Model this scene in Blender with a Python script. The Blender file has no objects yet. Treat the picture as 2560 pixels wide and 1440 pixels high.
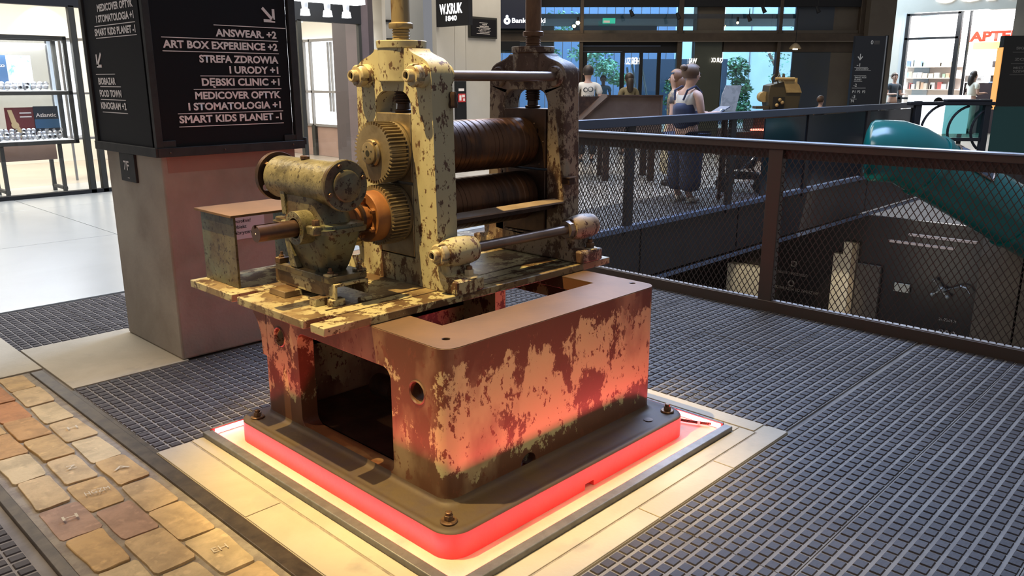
import bpy, bmesh, math, random
from mathutils import Vector, Matrix
from mathutils.geometry import tessellate_polygon
PI = math.pi
R = math.radians
rnd = random.Random(7)
C = bpy.context.scene.collection
sc = bpy.context.scene

# ---------------------------------------------------------------- camera
YAW, PITCH = 43.8994, 14.446
cam_d = bpy.data.cameras.new('camera'); cam = bpy.data.objects.new('camera', cam_d); C.objects.link(cam)
cam_d.sensor_width = 36; cam_d.lens = 2008.5/2560*36; cam_d.clip_end = 200; cam_d.clip_start = .05
cam.location = (0, 0, 1.5); cam.rotation_euler = (R(90-PITCH), 0, R(YAW-90))
sc.camera = cam
sc.view_settings.view_transform = 'Standard'; sc.view_settings.look = 'None'
sc.view_settings.gamma = 1; sc.view_settings.use_curve_mapping = False
sc.view_settings.exposure = 0.0
# ---------------------------------------------------------------- world and lights
w = bpy.data.worlds.new('world'); sc.world = w; w.use_nodes = True
w.node_tree.nodes['Background'].inputs[0].default_value = (.68, .69, .74, 1)
w.node_tree.nodes['Background'].inputs[1].default_value = .32

def look(o, tgt):
    o.rotation_euler = (Vector(tgt)-o.location).to_track_quat('-Z', 'Y').to_euler()
def spot(name, loc, tgt, col, power, deg, blend=.4, rad=.05):
    l = bpy.data.lights.new(name, 'SPOT'); l.energy = power; l.color = col; l.spot_size = R(deg); l.spot_blend = blend
    l.shadow_soft_size = rad; o = bpy.data.objects.new(name, l); C.objects.link(o); o.location = loc; look(o, tgt); return o
def area(name, loc, tgt, col, power, sx, sy):
    l = bpy.data.lights.new(name, 'AREA'); l.shape = 'RECTANGLE'; l.size = sx; l.size_y = sy; l.energy = power; l.color = col
    o = bpy.data.objects.new(name, l); C.objects.link(o); o.location = loc; look(o, tgt); return o
WARM = (1, .70, .36)
spot('warm_spot_light', (.55, 2.95, 5.2), (1.88, 2.5, .9), (1, .73, .29), 2100, 27, .6, .025)
spot('warm_spot_light', (1.1, -.8, 5.4), (1.75, 1.45, 0), (1, .73, .36), 620, 27, .9, .06)
spot('warm_spot_light', (-.6, 4.2, 5.0), (.75, 2.9, 0), (1, .68, .35), 430, 46, .8, .08)
area('atrium_daylight', (9.5, 5.2, 7.0), (4.2, 1.4, 0), (.46, .63, 1), 1500, 6, 5)
area('hall_ceiling_light', (2.0, 8.5, 6.0), (2.2, 8.3, 0), (1, .93, .82), 330, 4, 4)
spot('added_exhibit_spot', tuple(Vector((.7206, .6934, 0))*14.6+Vector((.6934, -.7206, 0))*5.1+Vector((0, 0, 4.2))), tuple(Vector((.7206, .6934, 0))*16+Vector((.6934, -.7206, 0))*5.2+Vector((0, 0, 1.2))), (1, .75, .4), 260, 22)  # added lamp that brightens the far machine
area('hall_ceiling_light', (11, 10, 6.0), (11, 9.5, 0), (1, .9, .75), 420, 6, 4)

# ---------------------------------------------------------------- helpers
def mat(name, col, rough=.6, metal=0, col2=None, scale=6, lo=.45, hi=.6, bump=0, bscale=60, emit=0, alpha=None, stretch=(1, 1, 1), detail=6, spec=.5, zfade=None, col3=None, s3=3, t3=.55, fleck=None, fs=45, ft=.64, nr=.62, dist=.35, xfade=None):
    m = bpy.data.materials.new(name); m.use_nodes = True; nt = m.node_tree; N = nt.nodes; L = nt.links
    b = N['Principled BSDF']; b.inputs['Base Color'].default_value = (*col, 1); b.inputs['Roughness'].default_value = rough
    b.inputs['Metallic'].default_value = metal; b.inputs['Specular IOR Level'].default_value = spec
    if emit:
        b.inputs['Emission Color'].default_value = (*col, 1); b.inputs['Emission Strength'].default_value = emit
    if alpha is not None: b.inputs['Alpha'].default_value = alpha
    tc = mp = None
    if col2 or bump or col3:
        tc = N.new('ShaderNodeTexCoord'); mp = N.new('ShaderNodeMapping'); mp.inputs['Scale'].default_value = stretch
        L.new(tc.outputs['Object'], mp.inputs['Vector'])
    if col2:
        n = N.new('ShaderNodeTexNoise'); n.inputs['Scale'].default_value = scale; n.inputs['Detail'].default_value = detail
        n.inputs['Roughness'].default_value = nr; n.inputs['Distortion'].default_value = dist
        L.new(mp.outputs[0], n.inputs['Vector'])
        fac = n.outputs['Fac']
        if zfade:                       # (z0, z1, z2, z3, amount): flaking is heavier outside z1..z2 of the object
            sx = N.new('ShaderNodeSeparateXYZ'); L.new(tc.outputs['Object'], sx.inputs[0])
            a = N.new('ShaderNodeMapRange'); a.inputs[1].default_value = zfade[0]; a.inputs[2].default_value = zfade[1]; a.inputs[3].default_value = zfade[4]; a.inputs[4].default_value = 0
            c = N.new('ShaderNodeMapRange'); c.inputs[1].default_value = zfade[2]; c.inputs[2].default_value = zfade[3]; c.inputs[3].default_value = 0; c.inputs[4].default_value = zfade[4]
            L.new(sx.outputs['Z'], a.inputs[0]); L.new(sx.outputs['Z'], c.inputs[0])
            d = N.new('ShaderNodeMath'); d.operation = 'ADD'; L.new(a.outputs[0], d.inputs[0]); L.new(c.outputs[0], d.inputs[1])
            e = N.new('ShaderNodeMath'); e.operation = 'ADD'; L.new(d.outputs[0], e.inputs[0]); L.new(fac, e.inputs[1]); fac = e.outputs[0]
        if xfade:                       # (x0, x1, amount): barer where x is near x0
            sx = N.new('ShaderNodeSeparateXYZ'); L.new(tc.outputs['Object'], sx.inputs[0])
            a = N.new('ShaderNodeMapRange'); a.inputs[1].default_value = xfade[0]; a.inputs[2].default_value = xfade[1]; a.inputs[3].default_value = xfade[2]; a.inputs[4].default_value = 0
            L.new(sx.outputs['X'], a.inputs[0]); e = N.new('ShaderNodeMath'); e.operation = 'ADD'; L.new(a.outputs[0], e.inputs[0]); L.new(fac, e.inputs[1]); fac = e.outputs[0]
        r = N.new('ShaderNodeMapRange'); r.inputs[1].default_value = lo; r.inputs[2].default_value = hi
        L.new(fac, r.inputs[0])
        mx = N.new('ShaderNodeMix'); mx.data_type = 'RGBA'; mx.inputs[6].default_value = (*col, 1); mx.inputs[7].default_value = (*col2, 1)
        L.new(r.outputs[0], mx.inputs[0]); out = mx.outputs[2]
        if col3:
            n3 = N.new('ShaderNodeTexNoise'); n3.inputs['Scale'].default_value = s3; n3.inputs['Detail'].default_value = 5
            L.new(mp.outputs[0], n3.inputs['Vector'])
            r3 = N.new('ShaderNodeMapRange'); r3.inputs[1].default_value = t3; r3.inputs[2].default_value = t3+.12; L.new(n3.outputs['Fac'], r3.inputs[0])
            m3 = N.new('ShaderNodeMix'); m3.data_type = 'RGBA'; L.new(out, m3.inputs[6]); m3.inputs[7].default_value = (*col3, 1); L.new(r3.outputs[0], m3.inputs[0]); out = m3.outputs[2]
        if fleck:
            n4 = N.new('ShaderNodeTexNoise'); n4.inputs['Scale'].default_value = fs; n4.inputs['Detail'].default_value = 3; n4.inputs['Roughness'].default_value = .7
            L.new(mp.outputs[0], n4.inputs['Vector'])
            r4 = N.new('ShaderNodeMapRange'); r4.inputs[1].default_value = ft; r4.inputs[2].default_value = ft+.03; L.new(n4.outputs['Fac'], r4.inputs[0])
            m4 = N.new('ShaderNodeMix'); m4.data_type = 'RGBA'; L.new(out, m4.inputs[6]); m4.inputs[7].default_value = (*fleck, 1); L.new(r4.outputs[0], m4.inputs[0]); out = m4.outputs[2]
        L.new(out, b.inputs['Base Color'])
        if emit: L.new(out, b.inputs['Emission Color'])
    if bump:
        n2 = N.new('ShaderNodeTexNoise'); n2.inputs['Scale'].default_value = bscale; n2.inputs['Detail'].default_value = 4
        L.new(mp.outputs[0], n2.inputs['Vector'])
        bp = N.new('ShaderNodeBump'); bp.inputs['Strength'].default_value = bump; bp.inputs['Distance'].default_value = .004
        L.new(n2.outputs['Fac'], bp.inputs['Height']); L.new(bp.outputs[0], b.inputs['Normal'])
    return m
def glass(name, col=(1, 1, 1), rough=.02, a=.12):
    m = bpy.data.materials.new(name); m.use_nodes = True; nt = m.node_tree; N = nt.nodes; N.clear()
    o = N.new('ShaderNodeOutputMaterial'); t = N.new('ShaderNodeBsdfTransparent'); t.inputs[0].default_value = (*col, 1)
    g = N.new('ShaderNodeBsdfGlossy'); g.inputs['Roughness'].default_value = rough; mx = N.new('ShaderNodeMixShader'); mx.inputs[0].default_value = a
    nt.links.new(t.outputs[0], mx.inputs[1]); nt.links.new(g.outputs[0], mx.inputs[2]); nt.links.new(mx.outputs[0], o.inputs[0]); return m

class MB:
    def __init__(s): s.bm = bmesh.new()
    def box(s, x0, x1, y0, y1, z0, z1, M=None, taper=1.0, ty=None):
        ty = taper if ty is None else ty
        cx, cy = (x0+x1)/2, (y0+y1)/2; v = []
        for z, kx, ky in ((z0, 1, 1), (z1, taper, ty)):
            for x, y in ((x0, y0), (x1, y0), (x1, y1), (x0, y1)):
                p = Vector((cx+(x-cx)*kx, cy+(y-cy)*ky, z)); v.append(s.bm.verts.new(M @ p if M else p))
        for f in ((3, 2, 1, 0), (4, 5, 6, 7), (0, 1, 5, 4), (1, 2, 6, 5), (2, 3, 7, 6), (3, 0, 4, 7)): s.bm.faces.new([v[i] for i in f])
        return s
    def lathe(s, prof, o=(0, 0, 0), ax=(0, 0, 1), n=32, M=None):     # prof: (t along axis, radius)
        ax = Vector(ax).normalized(); o = Vector(o)
        u = ax.orthogonal().normalized(); v = ax.cross(u); rings = []
        for t, r in prof:
            if r < 1e-6: rings.append([s.bm.verts.new((M or Matrix()) @ (o+ax*t))])
            else: rings.append([s.bm.verts.new((M or Matrix()) @ (o+ax*t+(u*math.cos(a)+v*math.sin(a))*r)) for a in [2*PI*i/n for i in range(n)]])
        for a, b in zip(rings, rings[1:]):
            for i in range(n):
                j = (i+1) % n
                if len(a) == 1 and len(b) == 1: continue
                if len(a) == 1: s.bm.faces.new((a[0], b[j], b[i]))
                elif len(b) == 1: s.bm.faces.new((a[i], a[j], b[0]))
                else: s.bm.faces.new((a[i], a[j], b[j], b[i]))
        return s
    def cyl(s, p0, p1, r, r1=None, n=24, M=None):
        p0 = Vector(p0); p1 = Vector(p1); l = (p1-p0).length
        return s.lathe([(0, 0), (0, r), (l, r if r1 is None else r1), (l, 0)], p0, p1-p0, n, M)
    def tube(s, pts, r, n=8, M=None):
        for a, b in zip(pts, pts[1:]): s.cyl(a, b, r, n=n, M=M)
        return s
    def prism(s, loops, axis, a0, a1, M=None):                        # loops of 2D points, the first is the outline, the rest are holes
        def P(p, a):
            q = {'X': (a, p[0], p[1]), 'Y': (p[0], a, p[1]), 'Z': (p[0], p[1], a)}[axis]
            return M @ Vector(q) if M else Vector(q)
        flat = [p for l in loops for p in l]
        tri = tessellate_polygon([[Vector((p[0], p[1], 0)) for p in l] for l in loops])
        va = [s.bm.verts.new(P(p, a0)) for p in flat]; vb = [s.bm.verts.new(P(p, a1)) for p in flat]
        for t in tri:
            try: s.bm.faces.new([va[i] for i in t]); s.bm.faces.new([vb[i] for i in reversed(t)])
            except ValueError: pass
        k = 0
        for l in loops:
            n = len(l)
            for i in range(n):
                j = (i+1) % n; s.bm.faces.new((va[k+i], va[k+j], vb[k+j], vb[k+i]))
            k += n
        return s
    def sphere(s, c, r, sc_=(1, 1, 1), n=12, M=None):
        m = (M or Matrix()) @ Matrix.Translation(c) @ Matrix.Diagonal((r*sc_[0], r*sc_[1], r*sc_[2], 1))
        bmesh.ops.create_uvsphere(s.bm, u_segments=n*2, v_segments=n, radius=1, matrix=m); return s
    def quad(s, *p):
        s.bm.faces.new([s.bm.verts.new(q) for q in p]); return s
    def mesh(s, name, m, smooth=35):
        bmesh.ops.recalc_face_normals(s.bm, faces=s.bm.faces)
        me = bpy.data.meshes.new(name); s.bm.to_mesh(me); s.bm.free(); me.materials.append(m)
        if smooth and len(me.polygons):
            me.polygons.foreach_set('use_smooth', [True]*len(me.polygons)); me.set_sharp_from_angle(angle=R(smooth))
        return me
    def obj(s, name, m, parent=None, bevel=0, smooth=35, label=None):
        return link(name, s.mesh(name, m, smooth), parent, bevel, label)
def link(name, me, parent=None, bevel=0, label=None):
    o = bpy.data.objects.new(name, me); C.objects.link(o)
    if parent is not None:
        o.parent = parent
        base = parent
        if parent.get('_w'):  # parts are modelled in world coordinates; the root sits at the thing's base
            o.location = -Vector(parent.location)
    if bevel:
        b = o.modifiers.new('bevel', 'BEVEL'); b.width = bevel; b.segments = 2; b.limit_method = 'ANGLE'; b.angle_limit = R(40)
    if label: o['label'] = label
    return o
def tag(o, label, cat, group=None, kind=None):
    o['label'] = label; o['category'] = cat
    if group: o['group'] = group
    if kind: o['kind'] = kind
    return o
def thing(name, label, cat, loc=(0, 0, 0), rz=None, group=None):
    o = bpy.data.objects.new(name, None); C.objects.link(o); o.location = loc; o.empty_display_size = .05
    if rz is None: o['_w'] = 1
    else: o.rotation_euler = (0, 0, rz)
    return tag(o, label, cat, group)
def struct(o): o['kind'] = 'structure'; return o
def sroot(name, loc=(0, 0, 0), rz=None):
    o = bpy.data.objects.new(name, None); C.objects.link(o); o.location = loc
    if rz is None: o['_w'] = 1
    else: o.rotation_euler = (0, 0, rz)
    o['kind'] = 'structure'; return o
def dup(o, parent=None, **kw):
    c = o.copy(); C.objects.link(c)
    if parent is not None: c.parent = parent
    for ch in o.children: dup(ch, c)
    return c
def arc(cx, cy, r, a0, a1, n=6): return [(cx+r*math.cos(R(a0+(a1-a0)*i/n)), cy+r*math.sin(R(a0+(a1-a0)*i/n))) for i in range(n+1)]
def circle(cx, cy, r, n=24): return [(cx+r*math.cos(2*PI*i/n), cy+r*math.sin(2*PI*i/n)) for i in range(n)]
def rrect(x0, x1, y0, y1, r, n=5): return arc(x1-r, y0+r, r, -90, 0, n)+arc(x1-r, y1-r, r, 0, 90, n)+arc(x0+r, y1-r, r, 90, 180, n)+arc(x0+r, y0+r, r, 180, 270, n)
def text_mesh(s, bold=.012, ext=.001):
    cu = bpy.data.curves.new('lettering', 'FONT'); cu.body = s; cu.size = 1; cu.extrude = 0; cu.offset = bold; cu.resolution_u = 3
    o = bpy.data.objects.new('tmp', cu); C.objects.link(o); dg = bpy.context.evaluated_depsgraph_get()
    me = bpy.data.meshes.new_from_object(o.evaluated_get(dg)); bpy.data.objects.remove(o); bpy.data.curves.remove(cu)
    return me
CAP = .7
def text(s, m, M, width=None, cap=.04, parent=None, bold=.012, align='L', name='lettering', mirror=False, ext=.0015):
    """flat lettering; M places the text plane (x right, y up); the baseline starts (or ends, align R) at M's origin"""
    me = text_mesh(s, bold)
    xs = [v.co.x for v in me.vertices]; x0, x1 = min(xs), max(xs)
    k = cap/CAP; kx = width/(x1-x0) if width else k
    for v in me.vertices:
        x = v.co.x-x0 if align == 'L' else (v.co.x-x1 if align == 'R' else v.co.x-(x0+x1)/2)
        v.co = Vector((x*kx*(-1 if mirror else 1), v.co.y*k, ext))
    me.transform(M); me.materials.append(m)
    o = link(name, me, parent)
    return o
def plane_y(x, y, z): return Matrix.Translation((x, y, z)) @ Matrix.Rotation(PI/2, 4, 'X')                       # faces -Y
def plane_x(x, y, z): return Matrix.Translation((x, y, z)) @ Matrix.Rotation(-PI/2, 4, 'Z') @ Matrix.Rotation(PI/2, 4, 'X')   # faces -X
def hexnut(mb, c, ax, r, h, hole=0, M=None): return mb.lathe([(0, 0), (0, r), (h*.85, r), (h, r*.88), (h, 0)], c, ax, 6, M)
def apply_bool(me, cutters):
    a = bpy.data.objects.new('tmpa', me); C.objects.link(a); cs = []
    for i, cm in enumerate(cutters):
        c = bpy.data.objects.new('tmpc', cm); C.objects.link(c); cs.append(c)
        md = a.modifiers.new('b', 'BOOLEAN'); md.operation = 'DIFFERENCE'; md.object = c; md.solver = 'EXACT'
    dg = bpy.context.evaluated_depsgraph_get(); out = bpy.data.meshes.new_from_object(a.evaluated_get(dg))
    for o in [a]+cs: bpy.data.objects.remove(o)
    out.polygons.foreach_set('use_smooth', [True]*len(out.polygons)); out.set_sharp_from_angle(angle=R(35))
    return out

# ---------------------------------------------------------------- materials
RUST = (.085, .035, .016)
M_frame = mat('worn_cream_paint_on_iron', (.42, .375, .235), .55, 0, RUST, 9, .60, .635, .25, 40, stretch=(1, 1, .6), col3=(.29, .235, .145), s3=5, t3=.52, fleck=(.11, .06, .035), fs=34, ft=.572, nr=.78, detail=10, dist=.1, zfade=(.72, .98, 8, 9, .10))
M_frame2 = mat('heavily_worn_paint_on_iron', (.34, .255, .175), .55, .1, (.085, .042, .025), 8, .50, .53, .3, 40, stretch=(1, 1, .6), col3=(.17, .10, .07), s3=5, t3=.56, fleck=(.07, .03, .02), fs=30, ft=.585, nr=.78, detail=10, dist=.1)
M_ped = mat('flaking_paint_on_brown_iron', (.42, .38, .20), .42, 0, (.105, .043, .021), 6.2, .525, .540, .12, 30, stretch=(1, 1, .62), zfade=(.12, .24, .50, .65, .17), col3=(.26, .175, .10), s3=3.2, t3=.54, detail=11, nr=.74, dist=.15, fleck=(.13, .05, .025), fs=30, ft=.60, xfade=(1.63, 1.74, .07))
M_top = mat('oily_rusty_machined_iron', (.14, .075, .036), .62, 0, (.10, .055, .028), 3, .4, .65, .1, 50)
M_flange = mat('red_lit_iron_edge', (.20, .034, .022), .5, 0, (.155, .026, .016), 8, .4, .6, .15, 60)  # the red lamp light is put into the base colour of brown iron
M_bed = mat('worn_cream_paint_on_bed_plate', (.38, .33, .19), .45, 0, (.09, .05, .025), 6, .485, .505, .15, 40, col3=(.22, .155, .08), s3=3, t3=.50, nr=.7, detail=9, dist=.2, fleck=(.10, .06, .03), fs=34, ft=.60)
M_green = mat('grimy_green_grey_casting', (.145, .122, .07), .42, .25, (.075, .048, .026), 7, .42, .62, .4, 25, col3=(.13, .145, .10), s3=3, t3=.50, nr=.72, detail=9, fleck=(.045, .03, .018), fs=40, ft=.58)
M_greenL = mat('scuffed_olive_casting', (.22, .19, .105), .40, .25, (.10, .085, .045), 10, .42, .6, .7, 45, nr=.72, detail=9, fleck=(.07, .055, .03), fs=50, ft=.58)
M_rusty = mat('bright_orange_rust', (.29, .115, .032), .6, .2, (.21, .075, .022), 8, .4, .6, .15, 60)
M_drk = mat('dark_rusted_steel', (.085, .045, .028), .45, .5, (.045, .025, .018), 8, .4, .6, .2, 50)
M_roll = mat('rusty_roll_steel', (.135, .062, .03), .38, .7, (.05, .028, .02), 5, .42, .6, .15, 30, stretch=(1.2, .5, .5))
M_gear = mat('bronze_brown_gear_steel', (.33, .26, .16), .42, .6, (.20, .15, .09), 9, .4, .65, .1, 60)
M_bolt = mat('rusty_bolt_steel', (.20, .115, .06), .42, .6, (.11, .06, .035), 30, .4, .6, .2, 90)
M_nutc = mat('cream_painted_nut', (.46, .38, .24), .5, .2, (.18, .10, .05), 22, .52, .6, .2, 60)
M_steelbar = mat('worn_steel_bar', (.27, .20, .16), .36, .7, (.15, .09, .06), 8, .4, .65, .1, 60, stretch=(.3, 1, 1))
M_black = mat('black_void', (.01, .009, .008), .9)
M_conc = mat('pillar_concrete', (.40, .335, .265), .8, 0, (.32, .265, .205), 2.2, .4, .62, .25, 60, col3=(.45, .39, .31), s3=1.3, t3=.55)
M_signp = mat('black_sign_panel', (.006, .005, .0065), .6, spec=.25)
M_signf = mat('dark_grey_sign_steel', (.040, .037, .034), .6, .2, (.028, .026, .024), 12, .4, .6)
M_white = mat('white_lettering', (.95, .86, .80), .6)
M_whiteE = mat('glowing_white_lettering', (1, 1, 1), .5, emit=2.2)
M_iron = mat('cast_iron_tile', (.050, .042, .042), .62, .0, (.075, .063, .062), 5, .4, .65, .3, 90, col3=(.12, .10, .09), s3=1.2, t3=.56, spec=.3)
M_dirt = mat('dusty_tile_groove', (.27, .245, .22), .85, 0, (.18, .16, .145), 4, .4, .6, .2, 60)
M_slab = mat('grey_beige_paving_concrete', (.50, .43, .32), .7, 0, (.43, .365, .265), 2.0, .4, .6, .3, 70, col3=(.38, .33, .26), s3=5, t3=.6)
M_mall = mat('polished_light_floor', (.37, .38, .37), .28, 0, (.32, .33, .32), .8, .4, .65)
M_mallw = mat('warm_polished_floor', (.40, .35, .28), .3, 0, (.34, .295, .235), .9, .4, .65)
M_rail = mat('dark_steel_rail', (.10, .075, .05), .45, .5, (.06, .045, .032), 14, .4, .6, .1)
M_mortar = mat('sandy_mortar', (.34, .29, .22), .9, 0, (.24, .20, .16), 16, .4, .6, .7, 120)
M_brs = [mat('clinker_%s' % n, c, .72, 0, tuple(v*.72 for v in c), 9, .42, .62, .5, 70, col3=tuple(min(1, v*1.12) for v in c), s3=22, t3=.58) for n, c in
         (('yellow', (.56, .36, .15)), ('ochre', (.52, .29, .11)), ('buff', (.58, .41, .21)), ('orange', (.50, .22, .08)), ('mauve', (.42, .26, .17)), ('cream', (.62, .47, .26)))]
M_barrier = mat('grey_painted_frame_bar', (.17, .165, .16), .45, .2, (.13, .125, .12), 20, .4, .6)
M_led = mat('red_led_tube', (1, .09, .10), .5, emit=72)
M_ledh = mat('red_led_housing', (.25, .03, .02), .5)
M_railing = mat('brown_bronze_railing', (.085, .058, .042), .45, .35)
M_railtop = mat('dark_blue_grey_handrail', (.10, .11, .13), .38, .5)
M_mesh = mat('expanded_metal', (.075, .058, .048), .5, .4)
M_meshf = mat('expanded_metal_far', (.06, .05, .05), .55, .3)

# ---------------------------------------------------------------- ground structure
fl = sroot('floor')
def slab(x0, x1, y0, y1, m, z=0, name='slab', th=.05, parent=fl, lab=None):
    return MB().box(x0, x1, y0, y1, z-th, z).obj(name, m, parent, .002, 0, lab)
slab(-5, 1.19, 4.66, 6.03, M_slab, name='paving_slab'); slab(1.20, 1.80, 4.225, 5.08, M_slab, name='paving_slab'); slab(-5, .60, 4.66-3.2, 4.65, M_slab, -.03, name='paving_slab')
for i in range(4):
    for j in range(6):
        slab(-6+i*3+.004, -3+i*3-.004, 6.04+j*2.4+.004, 6.04+(j+1)*2.4-.004, M_mall if j < 3 else M_mallw, -.001, 'floor_panel')
slab(6.02, 34, 12.0, 30, M_mallw, -.004, 'floor_panel')
for i in range(4): slab(6.02+i*3, 9.0+i*3, 6.05, 11.99, M_mallw, -.004, 'floor_panel')
slab(18.1, 34, -10, 11.99, M_mallw, -.004, 'floor_panel')
slab(5.05, 18, 5.06, 6.03, mat('dark_stone_edging', (.055, .05, .05), .5), -.002, 'edging_slab')
slab(-5, 5.0, -4, 6.03, M_dirt, -.012, 'tile_bedding', .2)
# sub floors under the exhibit
slab(1.185, 3.20, 1.39, 3.20, M_slab, -.001, 'exhibit_plinth_floor', .04)
for a, b in ((1.39, 1.75), (1.755, 2.45), (2.455, 3.19)): slab(1.187, 1.326, a, b, M_slab, .004, 'border_stone')
for a, b in ((1.345, 2.2), (2.205, 2.72), (2.725, 3.198)): slab(a, b, 1.392, 1.484, M_slab, .004, 'border_stone')
for a, b in ((1.505, 2.3), (2.305, 3.198)): slab(3.105, 3.198, a, b, M_slab, .004, 'border_stone')
for a in ((1.337, 1.386, 1.494, 3.198), (1.39, 3.096, 1.494, 1.568), (3.043, 3.096, 1.572, 3.198)): slab(*a, M_slab, .003, 'inner_kerb')
for a in ((1.327, 1.336, 1.40, 3.198), (1.336, 3.104, 1.485, 1.493), (3.097, 3.104, 1.49, 3.198)): slab(*a, M_mortar, .0005, 'mortar_joint')
# cast-iron studded tiles, one mesh shared by all the full tiles
P = .051
def tile_mesh(nx, ny, seed=1):
    bm = bmesh.new(); rr = random.Random(seed)
    for i in range(nx):
        for j in range(ny):
            cx, cy = (i+.5)*P, (j+.5)*P; a, b = .0222, .0190; dz = rr.uniform(-.0006, .0006)
            v = [bm.verts.new((cx+s*a, cy+t*b, -.0045)) for s, t in ((-1, -1), (1, -1), (1, 1), (-1, 1))]
            u = [bm.verts.new((cx+s*(a-.003), cy+t*(b-.003), dz)) for s, t in ((-1, -1), (1, -1), (1, 1), (-1, 1))]
            bm.faces.new(u)
            for k in range(4): bm.faces.new((v[k], v[(k+1) % 4], u[(k+1) % 4], u[k]))
    nf = len(bm.faces)
    g = .0015
    X, Y = nx*P-g, ny*P-g
    v = [bm.verts.new(p) for p in ((g, g, -.0044), (X, g, -.0044), (X, Y, -.0044), (g, Y, -.0044))]; u = [bm.verts.new(p) for p in ((g, g, -.03), (X, g, -.03), (X, Y, -.03), (g, Y, -.03))]
    bm.faces.new(v)
    for k in range(4): bm.faces.new((v[k], v[(k+1) % 4], u[(k+1) % 4], u[k]))
    me = bpy.data.meshes.new('iron_tile'); bm.to_mesh(me); bm.free()
    me.materials.append(M_iron); me.materials.append(M_dirt)
    for p in me.polygons[nf:]: p.material_index = 1
    return me
tile_cache = {}
def tiles(x0, x1, y0, y1):
    ox, oy = 3.21, .90
    i = math.floor((x0-ox)/.51)
    while ox+i*.51 < x1-1e-4:
        a = max(x0, ox+i*.51); b = min(x1, ox+(i+1)*.51); j = math.floor((y0-oy)/.51)
        while oy+j*.51 < y1-1e-4:
            c = max(y0, oy+j*.51); d = min(y1, oy+(j+1)*.51); nx = round((b-a)/P); ny = round((d-c)/P)
            if nx > 0 and ny > 0:
                if (nx, ny) not in tile_cache: tile_cache[(nx, ny)] = tile_mesh(nx, ny)
                o = link('iron_tile', tile_cache[(nx, ny)], fl)
                o.location = (a, c, rnd.uniform(-.0015, .0015)); o.scale = ((b-a)/(nx*P), (d-c)/(ny*P), 1)
                o.rotation_euler = (rnd.uniform(-.002, .002), rnd.uniform(-.002, .002), 0)
            j += 1
        i += 1
tiles(1.20, 5.0, -1.14, 1.385); tiles(3.205, 5.0, 1.385, 4.215); tiles(1.20, 3.205, 3.205, 4.215)
tiles(2.58, 5.0, 4.215, 6.0); tiles(.98, 2.1, 5.09, 6.02); tiles(-.6, .575, .4, 4.0)
# rails with the clinker band between them
for x0, x1, nm in ((1.118, 1.178, 'steel_rail'), (.612, .655, 'steel_rail')):
    MB().box(x0, x1, -1.2, 4.62, -.04, .004).obj(nm, M_rail, fl, .004)
MB().box(.655, 1.118, -1.2, 4.65, -.06, -.006).obj('mortar_bed', M_mortar, fl)
MB().box(1.178, 1.2, -1.2, 4.2, -.04, -.004).obj('steel_edge', M_rail, fl)
bricks = []
for ci, x0 in enumerate((.69, .827, .964)):
    y = -1.1+ci*.13 + .01
    while y < 4.6:
        w_, l_ = .122, .262; y1 = min(y+l_, 4.63)
        if y1-y < .06: break
        j = lambda: rnd.uniform(-.008, .008)
        pts = [(x0+j(), y+j()), (x0+w_+j(), y+j()), (x0+w_+j(), y1+j()), (x0+j(), y1+j())]
        out = []
        for k in range(4):
            p, q = Vector(pts[k]), Vector(pts[(k+1) % 4]); out += [tuple(p.lerp(q, .06)), tuple(p.lerp(q, .35)+Vector((j(), j()))*.4), tuple(p.lerp(q, .7)+Vector((j(), j()))*.4), tuple(p.lerp(q, .94))]
        r_ = rnd.random(); m = M_brs[0 if r_ < .3 else 1 if r_ < .45 else 2 if r_ < .62 else 3 if r_ < .72 else 4 if r_ < .84 else 5]
        o = MB().prism([out], 'Z', -.05, 0).obj('brick', m, fl, .004, 40)
        o.location = (0, 0, rnd.uniform(-.003, .003)+.002); o.rotation_euler = (rnd.uniform(-.001, .001), rnd.uniform(-.002, .002), 0)
        bricks.append((ci, x0+w_/2, (y+y1)/2)); y += l_+.013
# stamped marks on some clinkers
M_mark = mat('chalky_stamp', (.62, .54, .40), .9)
for s, ci, yy, wd in (('H', 0, 3.02, .05), ('HGZM', 1, 2.95, .085), ('Z', 1, 3.3, .035), ('A', 2, 3.2, .06), ('EH', 2, 2.3, .05), ('H', 2, 3.6, .04), ('V', 1, 2.2, .04)):
    bc = min((b for b in bricks if b[0] == ci), key=lambda b: abs(b[2]-yy)); text(s, M_mark, Matrix.Translation((bc[1]-wd/2, bc[2]-.012, .0072)) @ Matrix.Rotation(R(-6), 4, 'Z'), wd, .032, fl, .0, name='stamped_mark')

# atrium walls and the lower storey
M_fascia = mat('dark_atrium_fascia', (.045, .040, .042), .5, .2, (.035, .03, .033), 2, .4, .6)
M_edge = mat('blue_grey_steel_edge', (.16, .20, .30), .4, .4)
at = sroot('trim_1')
def bx(nm, m, root, *a, bevel=0): return MB().box(*a).obj(nm, m, root, bevel)
bx('fascia_near', M_fascia, at, 5.0, 5.04, -6, 5.02, -.7, -.02)
k = 0
for i in range(6):
    bx('fascia_panel', M_fascia, at, 5.1+i*2.15, 7.22+i*2.15, 5.0, 5.04, -.62, -.05, bevel=.004)
    bx('edge_strip', M_edge, at, 5.1+i*2.15, 7.24+i*2.15, 4.97, 5.06, -.055, .0); bx('edge_strip', M_edge, at, 5.1+i*2.15, 7.24+i*2.15, 4.99, 5.03, -.70, -.655)
bx('fascia_end', M_fascia, at, 18.0, 18.05, -6, 5.0, -.7, -.02); bx('edge_strip', M_edge, at, 17.94, 18.0, -6, 5.0, -.70, -.66)
wl = sroot('wall_lower')
M_low = mat('dark_shopfront_glass', (.035, .028, .024), .25, 0, (.022, .018, .018), .7, .4, .6)
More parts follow.
